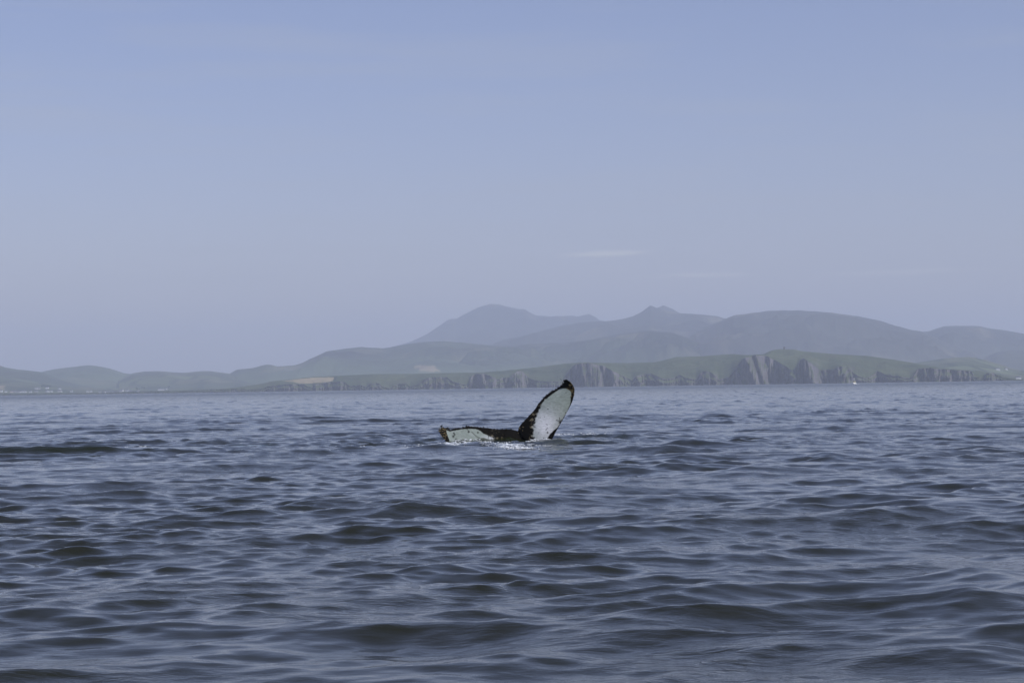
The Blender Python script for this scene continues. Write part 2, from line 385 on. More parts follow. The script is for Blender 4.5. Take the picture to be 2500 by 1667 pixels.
def cov_farm(seed, base=GREEN, hi=GREEN2, up=HEATH, zlo=60, zhi=160, tans=()):
    def f(xx, yy, zz, PX, PY, T):
        val, edge = fieldwork(xx, yy, seed)
        c = mix(base * 0.6, hi * 1.45, val)
        c = mix(c, np.broadcast_to(BROWN, c.shape), (val > 0.86) * 0.6)
        c = mix(c, np.broadcast_to(DARK, c.shape), (1 - sstep(6, 17, edge)) * 0.9)
        k = sstep(zlo, zhi, zz + 30 * fbm(xx / 300, yy / 300, 4, seed + 8))
        c = mix(c, np.broadcast_to(up, c.shape), k)
        for p in tans: c[inpoly(PX, PY, p)] = TAN * 0.85
        return c
    return f

def cov_moor(seed, a=HEATH, b_=np.array([0.066, 0.071, 0.058]), tans=(), z0=40, z1=260):
    def f(xx, yy, zz, PX, PY, T):
        k = np.clip(0.5 + 1.1 * fbm(xx / 900, yy / 900, 6, seed), 0, 1)
        lowz = 1 - sstep(z0, z1, zz + 80 * fbm(xx / 500, yy / 500, 4, seed + 4))
        c = mix(np.broadcast_to(a * 0.4, xx.shape + (3,)), b_ * 1.35, np.clip(k * 0.6 + lowz * 0.55, 0, 1))
        k2 = np.clip(fbm(xx / 260 + 9, yy / 500, 5, seed + 2) * 2.2 - 0.35, 0, 1)
        c = mix(c, np.broadcast_to(BROWN * 2.5, c.shape), k2 * 0.8)
        for p in tans: c[inpoly(PX, PY, p)] = TAN
        return c
    return f

# farthest to nearest; each profile is the skyline of that hill in photograph pixels
hill('far_mountain', [(820, 880), (900, 856), (936, 852), (960, 847), (1005, 835), (1045, 815), (1092, 783), (1106, 779), (1113, 780), (1131, 769), (1167, 751), (1185, 745), (1198, 742), (1218, 743), (1247, 750), (1269, 755), (1281, 755), (1294, 763), (1312, 772), (1344, 775), (1359, 773), (1399, 772), (1410, 774.5), (1424, 771), (1438, 767), (1453, 774), (1462, 782), (1475, 785), (1600, 800), (1800, 850)],
     15500, 12500, 'highest blue mountain with a rounded summit', cov_moor(21), relief=60, wl=1100, seed=31, sm=3)
hill('far_mountain', [(1540, 800), (1575, 775), (1603, 752), (1619, 745), (1641, 753), (1661, 765), (1684, 770), (1750, 790)],
     13200, 12000, 'small pointed peak just behind the shoulder of the ridge', cov_moor(22), relief=30, wl=700, seed=33, sm=1, step=2)
hill('mountain_ridge', [(1080, 880), (1150, 862), (1230, 830), (1261, 824), (1300, 814), (1334, 806), (1375, 796), (1413, 790), (1440, 788), (1475, 786), (1496, 784), (1522, 780), (1547, 773), (1565, 764), (1588, 747), (1601, 752), (1620, 758), (1661, 766), (1700, 768), (1750, 772), (1800, 790), (1900, 850)],
     11600, 9600, 'hazy ridge with a sharp peak in the middle of the range', cov_moor(23), relief=55, wl=900, seed=35, sm=3)
hill('hill', [(2180, 845), (2230, 825), (2253, 811.5), (2270, 810), (2280, 806), (2292, 802), (2306, 799), (2337, 799), (2375, 799), (2391, 799), (2423, 804), (2467, 809), (2500, 814), (2600, 830), (2700, 820), (3000, 850)],
     11500, 9000, 'flat-topped hill at the right end of the range', cov_moor(24), relief=60, wl=600, seed=37, sm=3)
hill('hill', [(1400, 905), (1514, 876), (1580, 858), (1652, 839), (1700, 812), (1750, 789), (1775, 779), (1797, 771), (1835, 766), (1871, 763), (1915, 761.5), (1956, 762), (2010, 765), (2050, 769), (2088, 773), (2136, 782), (2184, 796), (2222, 806), (2253, 811), (2300, 830), (2400, 870)],
     10100, 7900, 'broad rounded hill above the tallest cliffs', cov_moor(25, a=np.array([0.07, 0.064, 0.06])), relief=55, wl=560, seed=39, sm=5)
hill('hill', [(1060, 910), (1106, 890), (1120, 880), (1131, 870), (1145, 855), (1155, 848), (1167, 845), (1185, 848), (1210, 848), (1261, 846), (1340, 842), (1400, 836), (1442, 830), (1490, 822), (1530, 814), (1580, 808), (1640, 812), (1720, 840), (1800, 870)],
     9500, 7900, 'dark rocky spur in the middle of the range', cov_moor(26, a=HEATH * 0.7, b_=GREEN * 0.6), relief=65, wl=420, seed=41, sm=2)
hill('hill', [(520, 930), (545, 920), (561, 912.5), (579, 902), (597, 900), (617, 898), (638, 892), (652, 889), (668, 891), (675, 894), (697, 893), (719, 891), (740, 884), (757, 875), (783, 864), (797, 858), (830, 855), (865, 851), (882, 850), (905, 852), (935, 853), (960, 849), (1000, 842), (1037, 837), (1088, 834), (1153, 838), (1225, 845), (1300, 860), (1400, 885), (1500, 910)],
     9300, 7600, 'long green hill left of the mountains with one tan field', cov_moor(27, b_=GREEN * 1.05, z0=60, z1=200, tans=[[(1008, 893), (1030, 891.5), (1059, 892), (1066, 899), (1075, 907), (1034, 907.5)]]), relief=34, wl=600, seed=43, sm=3)
hill('hill', [(40, 925), (98, 909), (112, 906), (132, 902), (165, 898), (193, 895), (205, 893), (218, 892), (230, 893), (245, 895), (262, 898), (279, 903), (302, 911), (321, 913), (350, 918), (420, 935)],
     9900, 7700, 'domed blue green hill on the left', cov_moor(28, b_=GREEN * 1.0), relief=24, wl=500, seed=45, sm=5)
hill('hill', [(290, 925), (321, 911.5), (350, 907), (384, 906), (420, 909), (443, 910), (460, 909), (476, 907), (492, 906), (510, 906), (533, 909), (561, 912.5), (580, 917), (599, 922), (620, 930), (640, 936), (700, 948)],
     8900, 6900, 'low hill with a few pastures left of centre', cov_farm(29, zlo=50, zhi=130), relief=16, wl=420, seed=47, sm=4)
hill('hill', [(-500, 850), (-200, 870), (-80, 878), (0, 893), (11, 897), (40, 902), (70, 905), (98, 908), (132, 921), (155, 927), (178, 933), (205, 938), (232, 942), (268, 947), (330, 951)],
     8300, 6900, 'dark slope running down from the left edge', cov_moor(30, b_=GREEN * 0.8), relief=16, wl=420, seed=49, sm=4)
hill('coastal_fields', [(-500, 885), (-200, 900), (0, 916), (54, 927), (107, 935), (160, 942), (230, 946.5), (268, 948), (320, 948.5), (400, 947), (480, 943), (520, 943), (560, 943), (637, 939), (720, 940), (800, 945)],
     7400, 5900, 'low coastal pastures with scattered white houses', cov_farm(31, zlo=400, zhi=500, tans=[[(-40, 940.5), (14, 941), (9, 948), (-40, 948)], [(-40, 949.2), (15, 949.5), (3, 952.5), (-40, 953)]]), relief=4, wl=300, rows=110, step=2, sm=5, seed=51, bulge=1.0, z0=1.5)
hill('hill', [(2380, 885), (2410, 873), (2431, 860), (2461, 856), (2500, 856), (2600, 860), (3000, 850)],
     9000, 7200, 'dark low hill at the right edge of the view', cov_moor(32), relief=16, wl=420, seed=53, sm=4)
hill('green_hill', [(2190, 900), (2234, 886), (2270, 880.5), (2295, 876.5), (2327, 873), (2350, 872), (2375, 872), (2404, 879), (2442, 890), (2471, 900), (2500, 905), (2560, 908), (2800, 900), (3000, 900)],
     6500, 5200, 'pale green field-covered hill behind the right-hand cliffs', cov_farm(33, base=GREEN * 1.2, hi=GREEN2 * 1.2, zlo=400, zhi=500), relief=7, wl=300, step=2, rows=90, sm=4, seed=55, z0=2)

# ------------------------------------------------------------------ the cliffs
ridge_p = [(-500, 960), (250, 958.5), (400, 955), (520, 951.5), (600, 943), (637, 937), (668, 930), (693, 928), (757, 920.5), (821, 917), (872, 915), (910, 913), (1000, 912.5), (1102, 910), (1179, 909), (1230, 905), (1306, 897), (1383, 887), (1421, 885), (1485, 886), (1540, 886), (1600, 884), (1653, 871.5), (1706, 870), (1750, 867), (1791, 864), (1813, 866), (1834, 867), (1864, 865.5), (1883, 856), (1895, 853.5), (1908, 852), (1940, 853), (1961, 857.5), (2025, 863), (2050, 865), (2100, 867.5), (2117, 868.5), (2184, 878), (2234, 886.5), (2299, 899), (2373, 905), (2408, 908), (2452, 918), (2471, 922.5), (2500, 925), (2560, 926), (2700, 915), (3000, 905)]
cl_p = [(-500, 962), (0, 961.5), (250, 959.5), (320, 956), (380, 955.5), (459, 954.5), (520, 951.5), (599, 949), (602, 953), (640, 950), (655, 944), (701, 938), (740, 938), (757, 947), (763, 948), (770, 938), (795, 935), (831, 931), (842, 934), (859, 944), (880, 940), (895, 946), (905, 936), (926, 936), (935, 946), (950, 948), (972, 938), (990, 936), (1000, 945), (1018, 940), (1040, 924), (1060, 921), (1093, 921), (1105, 932), (1125, 937), (1145, 942), (1153, 916), (1165, 912), (1182, 913), (1195, 917), (1215, 926), (1230, 922), (1245, 922), (1262, 906), (1275, 905), (1292, 924), (1310, 930), (1344, 932), (1375, 932), (1393, 900), (1405, 889), (1421, 886), (1450, 888), (1472, 892), (1495, 905), (1510, 912), (1530, 923), (1545, 930), (1556, 917), (1572, 914), (1590, 912), (1600, 916), (1620, 926), (1643, 925), (1660, 914), (1670, 922), (1700, 928), (1718, 905), (1735, 908), (1755, 928), (1781, 922), (1800, 895), (1812, 877), (1834, 868), (1850, 866.5), (1870, 868), (1895, 880), (1915, 892), (1935, 905), (1948, 912), (1955, 878), (1963, 874), (1978, 884), (1993, 897), (2004, 905), (2020, 903), (2036, 904), (2050, 894), (2072, 896), (2085, 912), (2110, 925), (2125, 920), (2145, 905), (2165, 916), (2190, 918), (2222, 926), (2236, 912), (2241, 900), (2260, 898), (2280, 900), (2299, 901), (2340, 904), (2370, 906), (2373, 906.5), (2377, 921), (2400, 924), (2408, 911), (2425, 911), (2440, 918), (2452, 923), (2480, 927), (2520, 929), (2700, 925), (3000, 922)]
xs = np.arange(-500, 3000, 1.25)
base_py = 965.9 - 0.0150 * xs
ridge_py = smooth(interp(ridge_p, xs), 5)
cl_py = smooth(interp(cl_p, xs), 5) + 3.2 * fbm(xs / 11, xs * 0, 4, 61)
# how far off the shore runs: nearer towards the right, broken into headlands and coves
shore = 4600 + (1250 - xs) * 0.35 + 150 * sstep(1150, 300, xs)
saw = lambda x, s: np.abs(((x / s) % 1) * 2 - 1)
FACES = [(1153, 1172, -40), (1172, 1215, 30), (1262, 1292, 35), (1390, 1408, -60), (1408, 1480, 60), (1803, 1822, -60), (1822, 1890, 50), (1953, 1972, -65), (1972, 2003, 60), (2040, 2055, -30), (2236, 2250, -55), (2250, 2300, 45), (2330, 2345, -25)]
def cove_f(q):
    # slanting faces: dark side turned left, pale side turned right
    c = 70 * fbm(q / 95, q * 0, 2, 63) + 24 * (saw(q + 24 * pnoise(q / 40, q * 0, 3), 61) - 0.5) + 12 * (saw(q + 9 * pnoise(q / 23, q * 0, 4), 27) - 0.5)
    for (x1, x2, dpt) in FACES: c = c + 0.48 * dpt * sstep(x1, x2, q) * np.exp(-np.clip(q - x2, 0, 999) / 22)
    return c
cove = cove_f(xs)
rib = 11 * fbm(xs / 6, xs * 0, 3, 65, ridged=True)
Ys = shore + cove * np.clip((965 - 0.015 * xs - cl_py) / 25, 0.25, 1)
Yr_ = shore + 0.25 * smooth(cove, 120) + 430
ridge_py = np.minimum(ridge_py, cl_py - 0.3)
B = at(xs, base_py, Ys); Ct = at(xs, cl_py, Ys + 25); Rg = at(xs, ridge_py, Yr_)
rows = []; kinds = []
hfac = np.clip((965 - 0.015 * xs - cl_py) / 55, 0.1, 1.2)
batter = (27 + 16 * np.clip(fbm(xs / 33, xs * 0 + 4, 3, 64), -0.7, 1)) * np.clip(hfac * 1.1, 0.35, 1)
nv = 34
for v in np.linspace(-0.12, 1, nv):
    vv = max(v, 0)
    slope = batter * vv ** 1.3
    strat = 3.5 * fbm(xs / 5 + 0 * v, np.full_like(xs, v * 5), 4, 67)
    Yq = shore + cove_f(xs - (17 + 14 * pnoise(xs / 70, xs * 0 + 6, 12)) * (1 - vv) * hfac) * np.clip((965 - 0.015 * xs - cl_py) / 25, 0.25, 1)
    y = Yq + slope + rib * (1 - vv ** 4) * 0.8 + strat * np.sin(np.pi * np.clip(vv, 0, 1)) + 3 * math.sin(vv * 9)
    # spurs splay out towards the foot
    tl = xs / 11 + vv * 1.3 * pnoise(xs / 60, xs * 0 + 2, 8)
    y = y - np.clip(hfac * 1.6, 0.4, 1) * 22 * (fbm(tl, np.full_like(xs, vv * 0.9), 4, 68, ridged=True) - 0.3) * math.sin(math.pi * min(1, vv * 0.9 + 0.1))
    y = y - 16 * (1 - vv) ** 2 * np.clip(0.5 + fbm(xs / 12, xs * 0 + vv * 0.8, 3, 69), 0, 1)
    led = 0.05 * fbm(xs / 14, np.full_like(xs, v * 2.2), 3, 66) * math.sin(math.pi * vv)
    z = (0 - 2) + (Ct[:, 2] + 2) * (v + led)
    rows.append(np.stack([B[:, 0] / B[:, 1] * y, y, z + 0 * xs], -1)); kinds.append(0)
ns = 60
Cs = smooth(Ct[:, 2], 90)
for t in np.linspace(0, 1, ns)[1:]:
    y = (Ys + batter + 1) * (1 - t ** 0.7) + Yr_ * t ** 0.7
    s = 0.5 * math.sin(t * math.pi / 2) + 0.5 * t
    x = B[:, 0] / B[:, 1] * y
    s = 0.75 * t ** 0.7 + 0.25 * math.sin(t * math.pi / 2)
    z = Cs + (Rg[:, 2] - Cs) * s + (Ct[:, 2] - Cs) * math.exp(-t * 9) * (1 - t)
    z = np.minimum(z, CAM_H + (Rg[:, 2] - CAM_H) * (y / Yr_) - 0.3 * (1 - t))
    z = z + min(t, 1 - t) * 2 * (5.5 * fbm(x / 60, np.full_like(x, 0) + y / 110, 5, 71, ridged=True)) * np.clip((Rg[:, 2] - Ct[:, 2]) / 15, 0.1, 1)
    rows.append(np.stack([x, y, z], -1)); kinds.append(1)
for t in np.linspace(0, 1, 10)[1:]:
    y = Yr_ + 400 * t
    rows.append(np.stack([B[:, 0] / B[:, 1] * y, y, Rg[:, 2] * (1 - t ** 1.5 * 1.1)], -1))
VC = np.array(rows)
d = VC - np.array([0, 0, CAM_H]); w = d @ f_ax
PX = 1250 + FPX * (d @ R_ax) / w; PY = 833.5 - FPX * (d @ U_ax) / w
xx, yy, zz = VC[..., 0], VC[..., 1], VC[..., 2]
k = np.clip(0.5 + 1.2 * fbm(xx / 120, yy / 160, 5, 81), 0, 1)
cov = mix(np.broadcast_to(GREEN * 0.85, xx.shape + (3,)), GREEN2 * 0.95, k)
k = np.clip(fbm(xx / 60, zz / 40 + yy / 120, 5, 83) * 2 - 0.3, 0, 1)
cov = mix(cov, np.broadcast_to(BROWN, cov.shape), k * 0.7)
for p in ([(690, 930.5), (722, 926), (757, 922.5), (800, 921), (818, 921), (815, 926), (812, 930), (797, 932.5), (783, 934), (760, 935.5), (732, 936), (716, 932)],):
    ins = inpoly(PX, PY, p); cov[ins] = TAN * 1.1
    e = inpoly(PX, PY, [(816, 920), (823, 918), (819, 929), (813, 932)]); cov[e] = DARK
e = inpoly(PX, PY, [(870, 923), (886, 917), (912, 914), (912, 915.2), (888, 918.6), (876, 923)]); cov[e] = DARK
cliffs = mesh_obj('sea_cliffs', VC, grid_faces(*xx.shape), M_cliff)
tag(cliffs, 'grass-topped sea cliffs running along the coast', kind='structure')
color_attr(cliffs, 'cover', cov)
LAYERS['sea_cliffs'] = (VC, PX, PY)

def on_layer(name, px, py):
    V_, PX_, PY_ = LAYERS[name]
    d2 = (PX_ - px) ** 2 + ((PY_ - py) * 1.5) ** 2
    i = np.unravel_index(np.argmin(d2), d2.shape)
    return V_[i]

# ------------------------------------------------------------------ the whale's tail
SC = 5.88
def cp_(p): return np.array([1040 + p[0] / SC, 900 + p[1] / SC])
RT = [(1316, 892), (1330, 842), (1375, 778), (1440, 712), (1505, 645), (1570, 565), (1625, 478), (1690, 403), (1760, 345), (1830, 308), (1890, 272), (1940, 236), (1966, 205), (1947, 170), (1934, 144)]
RL = [(1640, 1290), (1735, 1150), (1808, 1020), (1850, 935), (1905, 835), (1960, 745), (2015, 640), (2065, 550), (2105, 465), (2130, 370), (2136, 300), (2118, 245), (2080, 195), (2030, 155), (1962, 130)]
LT = [(1400, 925), (1316, 890), (1240, 868), (1150, 862), (1050, 868), (960, 860), (870, 845), (780, 834), (690, 825), (610, 818), (530, 840), (440, 843), (355, 872), (292, 850), (243, 815), (196, 832)]
LL = [(1440, 1310), (1300, 1300), (1220, 1290), (1120, 1275), (1020, 1260), (920, 1245), (830, 1230), (740, 1210), (650, 1190), (560, 1170), (470, 1150), (400, 1125), (340, 1095), (290, 1050), (235, 985), (162, 892)]
Y0 = WH[1]

def resample(P, m):
    P = np.array(P, float); t = np.linspace(0, 1, len(P)); u = np.linspace(0, 1, m)
    out = np.stack([np.interp(u, t, P[:, 0]), np.interp(u, t, P[:, 1])], -1)
    for kk in range(2): out[:, kk] = smooth(out[:, kk], max(3, m // 40))
    return out

def fluke(T, L, m, q, sgn, seed):
    Tt = resample(T, m); Lt = resample(L, m); s = np.linspace(0, 1, m)
    # knobbly trailing edge
    nrm = np.gradient(Tt, axis=0); nrm = np.stack([nrm[:, 1], -nrm[:, 0]], -1); nrm /= np.linalg.norm(nrm, axis=1)[:, None] + 1e-9
    bump = (13 * np.maximum(0, fbm(s * 21, s * 0, 3, seed)) + 4 * fbm(s * 60, s * 0, 2, seed + 1)) * (1 - sstep(0.88, 0.95, s))
    toward = np.sign(((Tt - Lt) * nrm).sum(1)); Tt = Tt + nrm * (toward * bump * sstep(0.02, 0.1, s))[:, None]
    c = 0.5 * (1 - np.cos(np.linspace(0, np.pi, q)))       # 0 leading .. 1 trailing
    vs = []
    for side in (1, -1):
        cc = c if side == 1 else c[::-1][1:-1]
        for ci in cc:
            P2 = Lt * (1 - ci) + Tt * ci
            th_ = (0.17 * (1 - s) ** 1.3 + 0.035) * (0.25 + 0.75 * (1 - s ** 6)) * (1.6 * math.sqrt(max(ci, 0)) * (1 - ci) ** 0.9 + 0.16 * math.sin(math.pi * ci) ** 0.5)
            if sgn > 0:
                dep = 0.55 * s ** 1.5 - 0.30 * s ** 5 + 0.30 * (ci - 0.5) * (0.3 + s) + 0.22 * (ci - 0.45) ** 2
            else:
                dep = -0.50 * s ** 1.4 + 0.35 * (ci - 0.5) + 0.12 * s ** 4
            yv = Y0 + dep - side * th_
            vs.append(at(1040 + P2[:, 0] / SC, 900 + P2[:, 1] / SC, yv))
    return np.array(vs)            # ring x m x 3

bm = bmesh.new()
def add_loft(bm, Vr):              # Vr: ring x stations
    nr_, nm = Vr.shape[:2]
    vv = [[bm.verts.new(Vr[i, j]) for j in range(nm)] for i in range(nr_)]
    for i in range(nr_):
        for j in range(nm - 1):
            bm.faces.new((vv[i][j], vv[(i + 1) % nr_][j], vv[(i + 1) % nr_][j + 1], vv[i][j + 1]))
    bm.faces.new([vv[i][0] for i in range(nr_)][::-1]); bm.faces.new([vv[i][-1] for i in range(nr_)])
add_loft(bm, fluke(RT, RL, 150, 20, 1, 91)); add_loft(bm, fluke(LT, LL, 150, 20, -1, 93))
# tail stock, running down under the surface and away to the body
st = [((1400, 960), 0.06, 0.06, 0.02), ((1425, 1020), 0.2, 0.17, 0.10), ((1450, 1080), 0.36, 0.30, 0.25), ((1490, 1200), 0.42, 0.42, 0.55), ((1530, 1400), 0.52, 0.60, 1.1), ((1560, 1650), 0.7, 0.8, 1.9), ((1570, 1900), 0.85, 1.0, 2.9)]
rings = []
for (p, ra, rb, dyy) in st:
    q = cp_(p); c0 = at(q[0], q[1], Y0 + dyy); a_ = np.linspace(0, 2 * np.pi, 20, endpoint=False)
    rings.append(np.stack([c0[0] + ra * np.cos(a_), c0[1] + rb * np.sin(a_), c0[2] + 0.18 * ra * np.cos(a_)], -1))
add_loft(bm, np.array(rings).transpose(1, 0, 2))
bmesh.ops.recalc_face_normals(bm, faces=bm.faces)
me = bpy.data.meshes.new('whale_src'); bm.to_mesh(me); bm.free()
tmp = bpy.data.objects.new('whale_src', me); C.objects.link(tmp)
md = tmp.modifiers.new('r', 'REMESH'); md.mode = 'VOXEL'; md.voxel_size = 0.016; md.use_smooth_shade = True
ms = tmp.modifiers.new('s', 'SMOOTH'); ms.factor = 0.5; ms.iterations = 2
dg = bpy.context.evaluated_depsgraph_get(); ev = tmp.evaluated_get(dg)
me2 = bpy.data.meshes.new_from_object(ev); me2.name = 'whale_tail'
bpy.data.objects.remove(tmp); bpy.data.meshes.remove(me)
me2.materials.clear()
base = bpy.data.objects.new('humpback_whale', None); C.objects.link(base); base.location = (WH[0] + 0.4, Y0, 0)
base.empty_display_size = 0.3
tag(base, 'white and black humpback whale tail raised above the sea', 'whale')
body = bpy.data.objects.new('tail_flukes', me2); C.objects.link(body); body.parent = base
body.matrix_parent_inverse = Matrix.Translation(base.location).inverted()
co = np.empty(len(me2.vertices) * 3, np.float32); me2.vertices.foreach_get('co', co); co = co.reshape(-1, 3)
me2.polygons.foreach_set('use_smooth', np.ones(len(me2.polygons), bool))
d = co - np.array([0, 0, CAM_H]); w = d @ f_ax
cx = (1250 + FPX * (d @ R_ax) / w - 1040) * SC; cy = (833.5 - FPX * (d @ U_ax) / w - 900) * SC
def soft(poly, wsoft):
    """signed softness of a polygon: 1 inside, 0 outside, blurred over wsoft"""
    ins = inpoly(cx, cy, poly); dist = np.full(cx.shape, 1e9)
    n_ = len(poly)
    for i in range(n_):
        a_ = np.array(poly[i], float); b2 = np.array(poly[(i + 1) % n_], float); ab = b2 - a_
        t = np.clip(((cx - a_[0]) * ab[0] + (cy - a_[1]) * ab[1]) / (ab @ ab), 0, 1)
        dist = np.minimum(dist, np.hypot(cx - a_[0] - t * ab[0], cy - a_[1] - t * ab[1]))
    return np.clip(0.5 + np.where(ins, dist, -dist) / (2 * wsoft), 0, 1)
wR = [(1955, 280), (2020, 285), (2078, 322), (2092, 350), (2075, 400), (2075, 500), (2035, 600), (1975, 700), (1925, 790), (1885, 845), (1840, 880), (1775, 945), (1735, 1010), (1650, 1160), (1560, 1120), (1540, 960), (1545, 860), (1560, 760), (1590, 670), (1625, 575), (1680, 470), (1742, 418), (1808, 365), (1868, 326), (1925, 285)]
wL = [(288, 878), (345, 900), (440, 880), (560, 862), (640, 862), (720, 865), (780, 890), (830, 935), (900, 965), (985, 1010), (1040, 1060), (1000, 1200), (500, 1200), (385, 1120), (340, 1035), (310, 960)]
W = np.maximum(soft(wR, 14), soft(wL, 12))
# long graded, speckled border on the inner side
g = np.maximum(np.clip((cx - 1440) / 220, 0, 1) * np.clip((cy - 420) / 200, 0, 1) * (cx < 1760), 0)
gl = np.clip((1130 - cx) / 330, 0, 1) * (cx > 700)
inner = np.clip(1 - np.abs(cx - 1520) / 110, 0, 1) * (cy > 600) + np.clip(1 - np.abs(cx - 1650) / 110, 0, 1) * ((cy > 420) & (cy < 760)) * 0.6
innerL = np.clip(1 - np.abs(cx - 1000) / 210, 0, 1) * 0.9
speck = np.clip(inner + innerL, 0, 1)
# sunlight painted into pale skin low on right fluke; lower light as grey elsewhere
bright = np.exp(-(((cx - 1720) / 190) ** 2 + ((cy - 830) / 230) ** 2)) + 0.7 * np.exp(-(((cx - 930) / 110) ** 2 + ((cy - 1010) / 50) ** 2))
marks = np.zeros_like(cx)
for (mx_, my_, r_m) in [(400, 925, 13), (412, 945, 12), (392, 970, 16), (430, 1012, 14), (612, 906, 14), (745, 915, 13), (455, 868, 6), (1750, 577, 8), (2005, 630, 8), (1745, 915, 13), (1685, 1000, 12), (1620, 915, 6), (1925, 770, 20), (2085, 505, 14), (1700, 690, 6), (1730, 415, 12), (1640, 700, 7), (1600, 610, 8), (2010, 345, 6)]:
    marks = np.maximum(marks, np.clip(1.4 - np.hypot(cx - mx_, cy - my_) / r_m, 0, 1))
for (x1, y1, x2, y2, wd) in [(655, 905, 720, 968, 4.5), (720, 968, 825, 1030, 4.5), (572, 850, 630, 905, 4), (905, 945, 893, 1000, 4), (1720, 885, 1745, 845, 4), (1725, 795, 1745, 805, 5), (1870, 738, 1925, 750, 6), (1915, 700, 1925, 760, 5), (1925, 760, 1945, 730, 5), (1925, 760, 1940, 790, 8)]:
    t = np.clip(((cx - x1) * (x2 - x1) + (cy - y1) * (y2 - y1)) / ((x2 - x1) ** 2 + (y2 - y1) ** 2), 0, 1)
    marks = np.maximum(marks, np.clip(1.5 - np.hypot(cx - x1 - t * (x2 - x1), cy - y1 - t * (y2 - y1)) / wd, 0, 1) * 0.85)
tipb = np.maximum(np.exp(-(((cx - 225) / 75) ** 2 + ((cy - 935) / 110) ** 2)), np.exp(-(((cx - 2090) / 60) ** 2 + ((cy - 290) / 110) ** 2)))
Wi = np.maximum(soft(wR, 55), soft(wL, 50)); W = W * (1 - speck) + Wi * speck
color_attr(body, 'skin', np.stack([W, speck, np.clip(bright, 0, 1)], -1)); color_attr(body, 'skin_marks', np.stack([marks, np.clip(tipb, 0, 1), 0 * marks], -1))

m, n, l, b = mat_new('whale_skin')
geo = n.new('ShaderNodeNewGeometry')
s1 = n.new('ShaderNodeAttribute'); s1.attribute_name = 'skin'; q1 = n.new('ShaderNodeSeparateColor'); l.new(s1.outputs['Color'], q1.inputs[0])
s2 = n.new('ShaderNodeAttribute'); s2.attribute_name = 'skin_marks'; q2 = n.new('ShaderNodeSeparateColor'); l.new(s2.outputs['Color'], q2.inputs[0])
nf = n.new('ShaderNodeTexNoise'); nf.inputs['Scale'].default_value = 8; nf.inputs['Detail'].default_value = 8; nf.inputs['Roughness'].default_value = 0.75; l.new(geo.outputs['Position'], nf.inputs['Vector'])
# noise centred on zero, widened where the border is speckled
sb_ = n.new('ShaderNodeMath'); sb_.operation = 'SUBTRACT'; sb_.inputs[1].default_value = 0.52; l.new(nf.outputs[0], sb_.inputs[0])
am = n.new('ShaderNodeMath'); am.operation = 'MULTIPLY_ADD'; am.inputs[1].default_value = 6.0; am.inputs[2].default_value = 0.9; l.new(q1.outputs['Green'], am.inputs[0])
mm = n.new('ShaderNodeMath'); mm.operation = 'MULTIPLY_ADD'; l.new(sb_.outputs[0], mm.inputs[0]); l.new(am.outputs[0], mm.inputs[1]); l.new(q1.outputs['Red'], mm.inputs[2])
m4 = n.new('ShaderNodeMath'); m4.operation = 'MULTIPLY_ADD'; m4.inputs[1].default_value = 0.24; l.new(q1.outputs['Green'], m4.inputs[0]); l.new(mm.outputs[0], m4.inputs[2]); mm = m4
wm = n.new('ShaderNodeMapRange'); wm.inputs[1].default_value = 0.40; wm.inputs[2].default_value = 0.62; l.new(mm.outputs[0], wm.inputs[0])
dk = n.new('ShaderNodeMath'); dk.operation = 'SUBTRACT'; dk.use_clamp = True; l.new(wm.outputs[0], dk.inputs[0]); l.new(q2.outputs['Red'], dk.inputs[1])
wc = n.new('ShaderNodeMix'); wc.data_type = 'RGBA'; wc.inputs[6].default_value = (0.27, 0.31, 0.275, 1); wc.inputs[7].default_value = (0.66, 0.67, 0.69, 1)
nb = n.new('ShaderNodeTexNoise'); nb.inputs['Scale'].default_value = 4; nb.inputs['Detail'].default_value = 6; l.new(geo.outputs['Position'], nb.inputs['Vector'])
ba = n.new('ShaderNodeMath'); ba.operation = 'MULTIPLY_ADD'; ba.inputs[1].default_value = 0.5; ba.inputs[2].default_value = -0.25; l.new(nb.outputs[0], ba.inputs[0])
bb = n.new('ShaderNodeMath'); bb.operation = 'ADD'; bb.use_clamp = True; l.new(ba.outputs[0], bb.inputs[0]); l.new(q1.outputs['Blue'], bb.inputs[1]); l.new(bb.outputs[0], wc.inputs[0])
# fine grain, faint scratches and tiny dark flecks over the pale skin
mg = n.new('ShaderNodeMapping'); mg.inputs['Scale'].default_value = (9, 9, 26); mg.inputs['Rotation'].default_value = (0, 0.9, 0); l.new(geo.outputs['Position'], mg.inputs[0])
ng = n.new('ShaderNodeTexNoise'); ng.inputs['Scale'].default_value = 1.0; ng.inputs['Detail'].default_value = 8; ng.inputs['Roughness'].default_value = 0.8; l.new(mg.outputs[0], ng.inputs['Vector'])
gr = n.new('ShaderNodeMapRange'); gr.inputs[1].default_value = 0.3; gr.inputs[2].default_value = 0.62; gr.inputs[3].default_value = 0.62; gr.inputs[4].default_value = 1.06; l.new(ng.outputs[0], gr.inputs[0])
nk = n.new('ShaderNodeTexNoise'); nk.inputs['Scale'].default_value = 26; nk.inputs['Detail'].default_value = 3; l.new(geo.outputs['Position'], nk.inputs['Vector'])
kr = n.new('ShaderNodeMapRange'); kr.inputs[1].default_value = 0.69; kr.inputs[2].default_value = 0.75; kr.inputs[3].default_value = 1.0; kr.inputs[4].default_value = 0.2; l.new(nk.outputs[0], kr.inputs[0])
gk = n.new('ShaderNodeMath'); gk.operation = 'MULTIPLY'; l.new(gr.outputs[0], gk.inputs[0]); l.new(kr.outputs[0], gk.inputs[1])
wv = n.new('ShaderNodeVectorMath'); wv.operation = 'SCALE'; l.new(wc.outputs[2], wv.inputs[0]); l.new(gk.outputs[0], wv.inputs['Scale'])
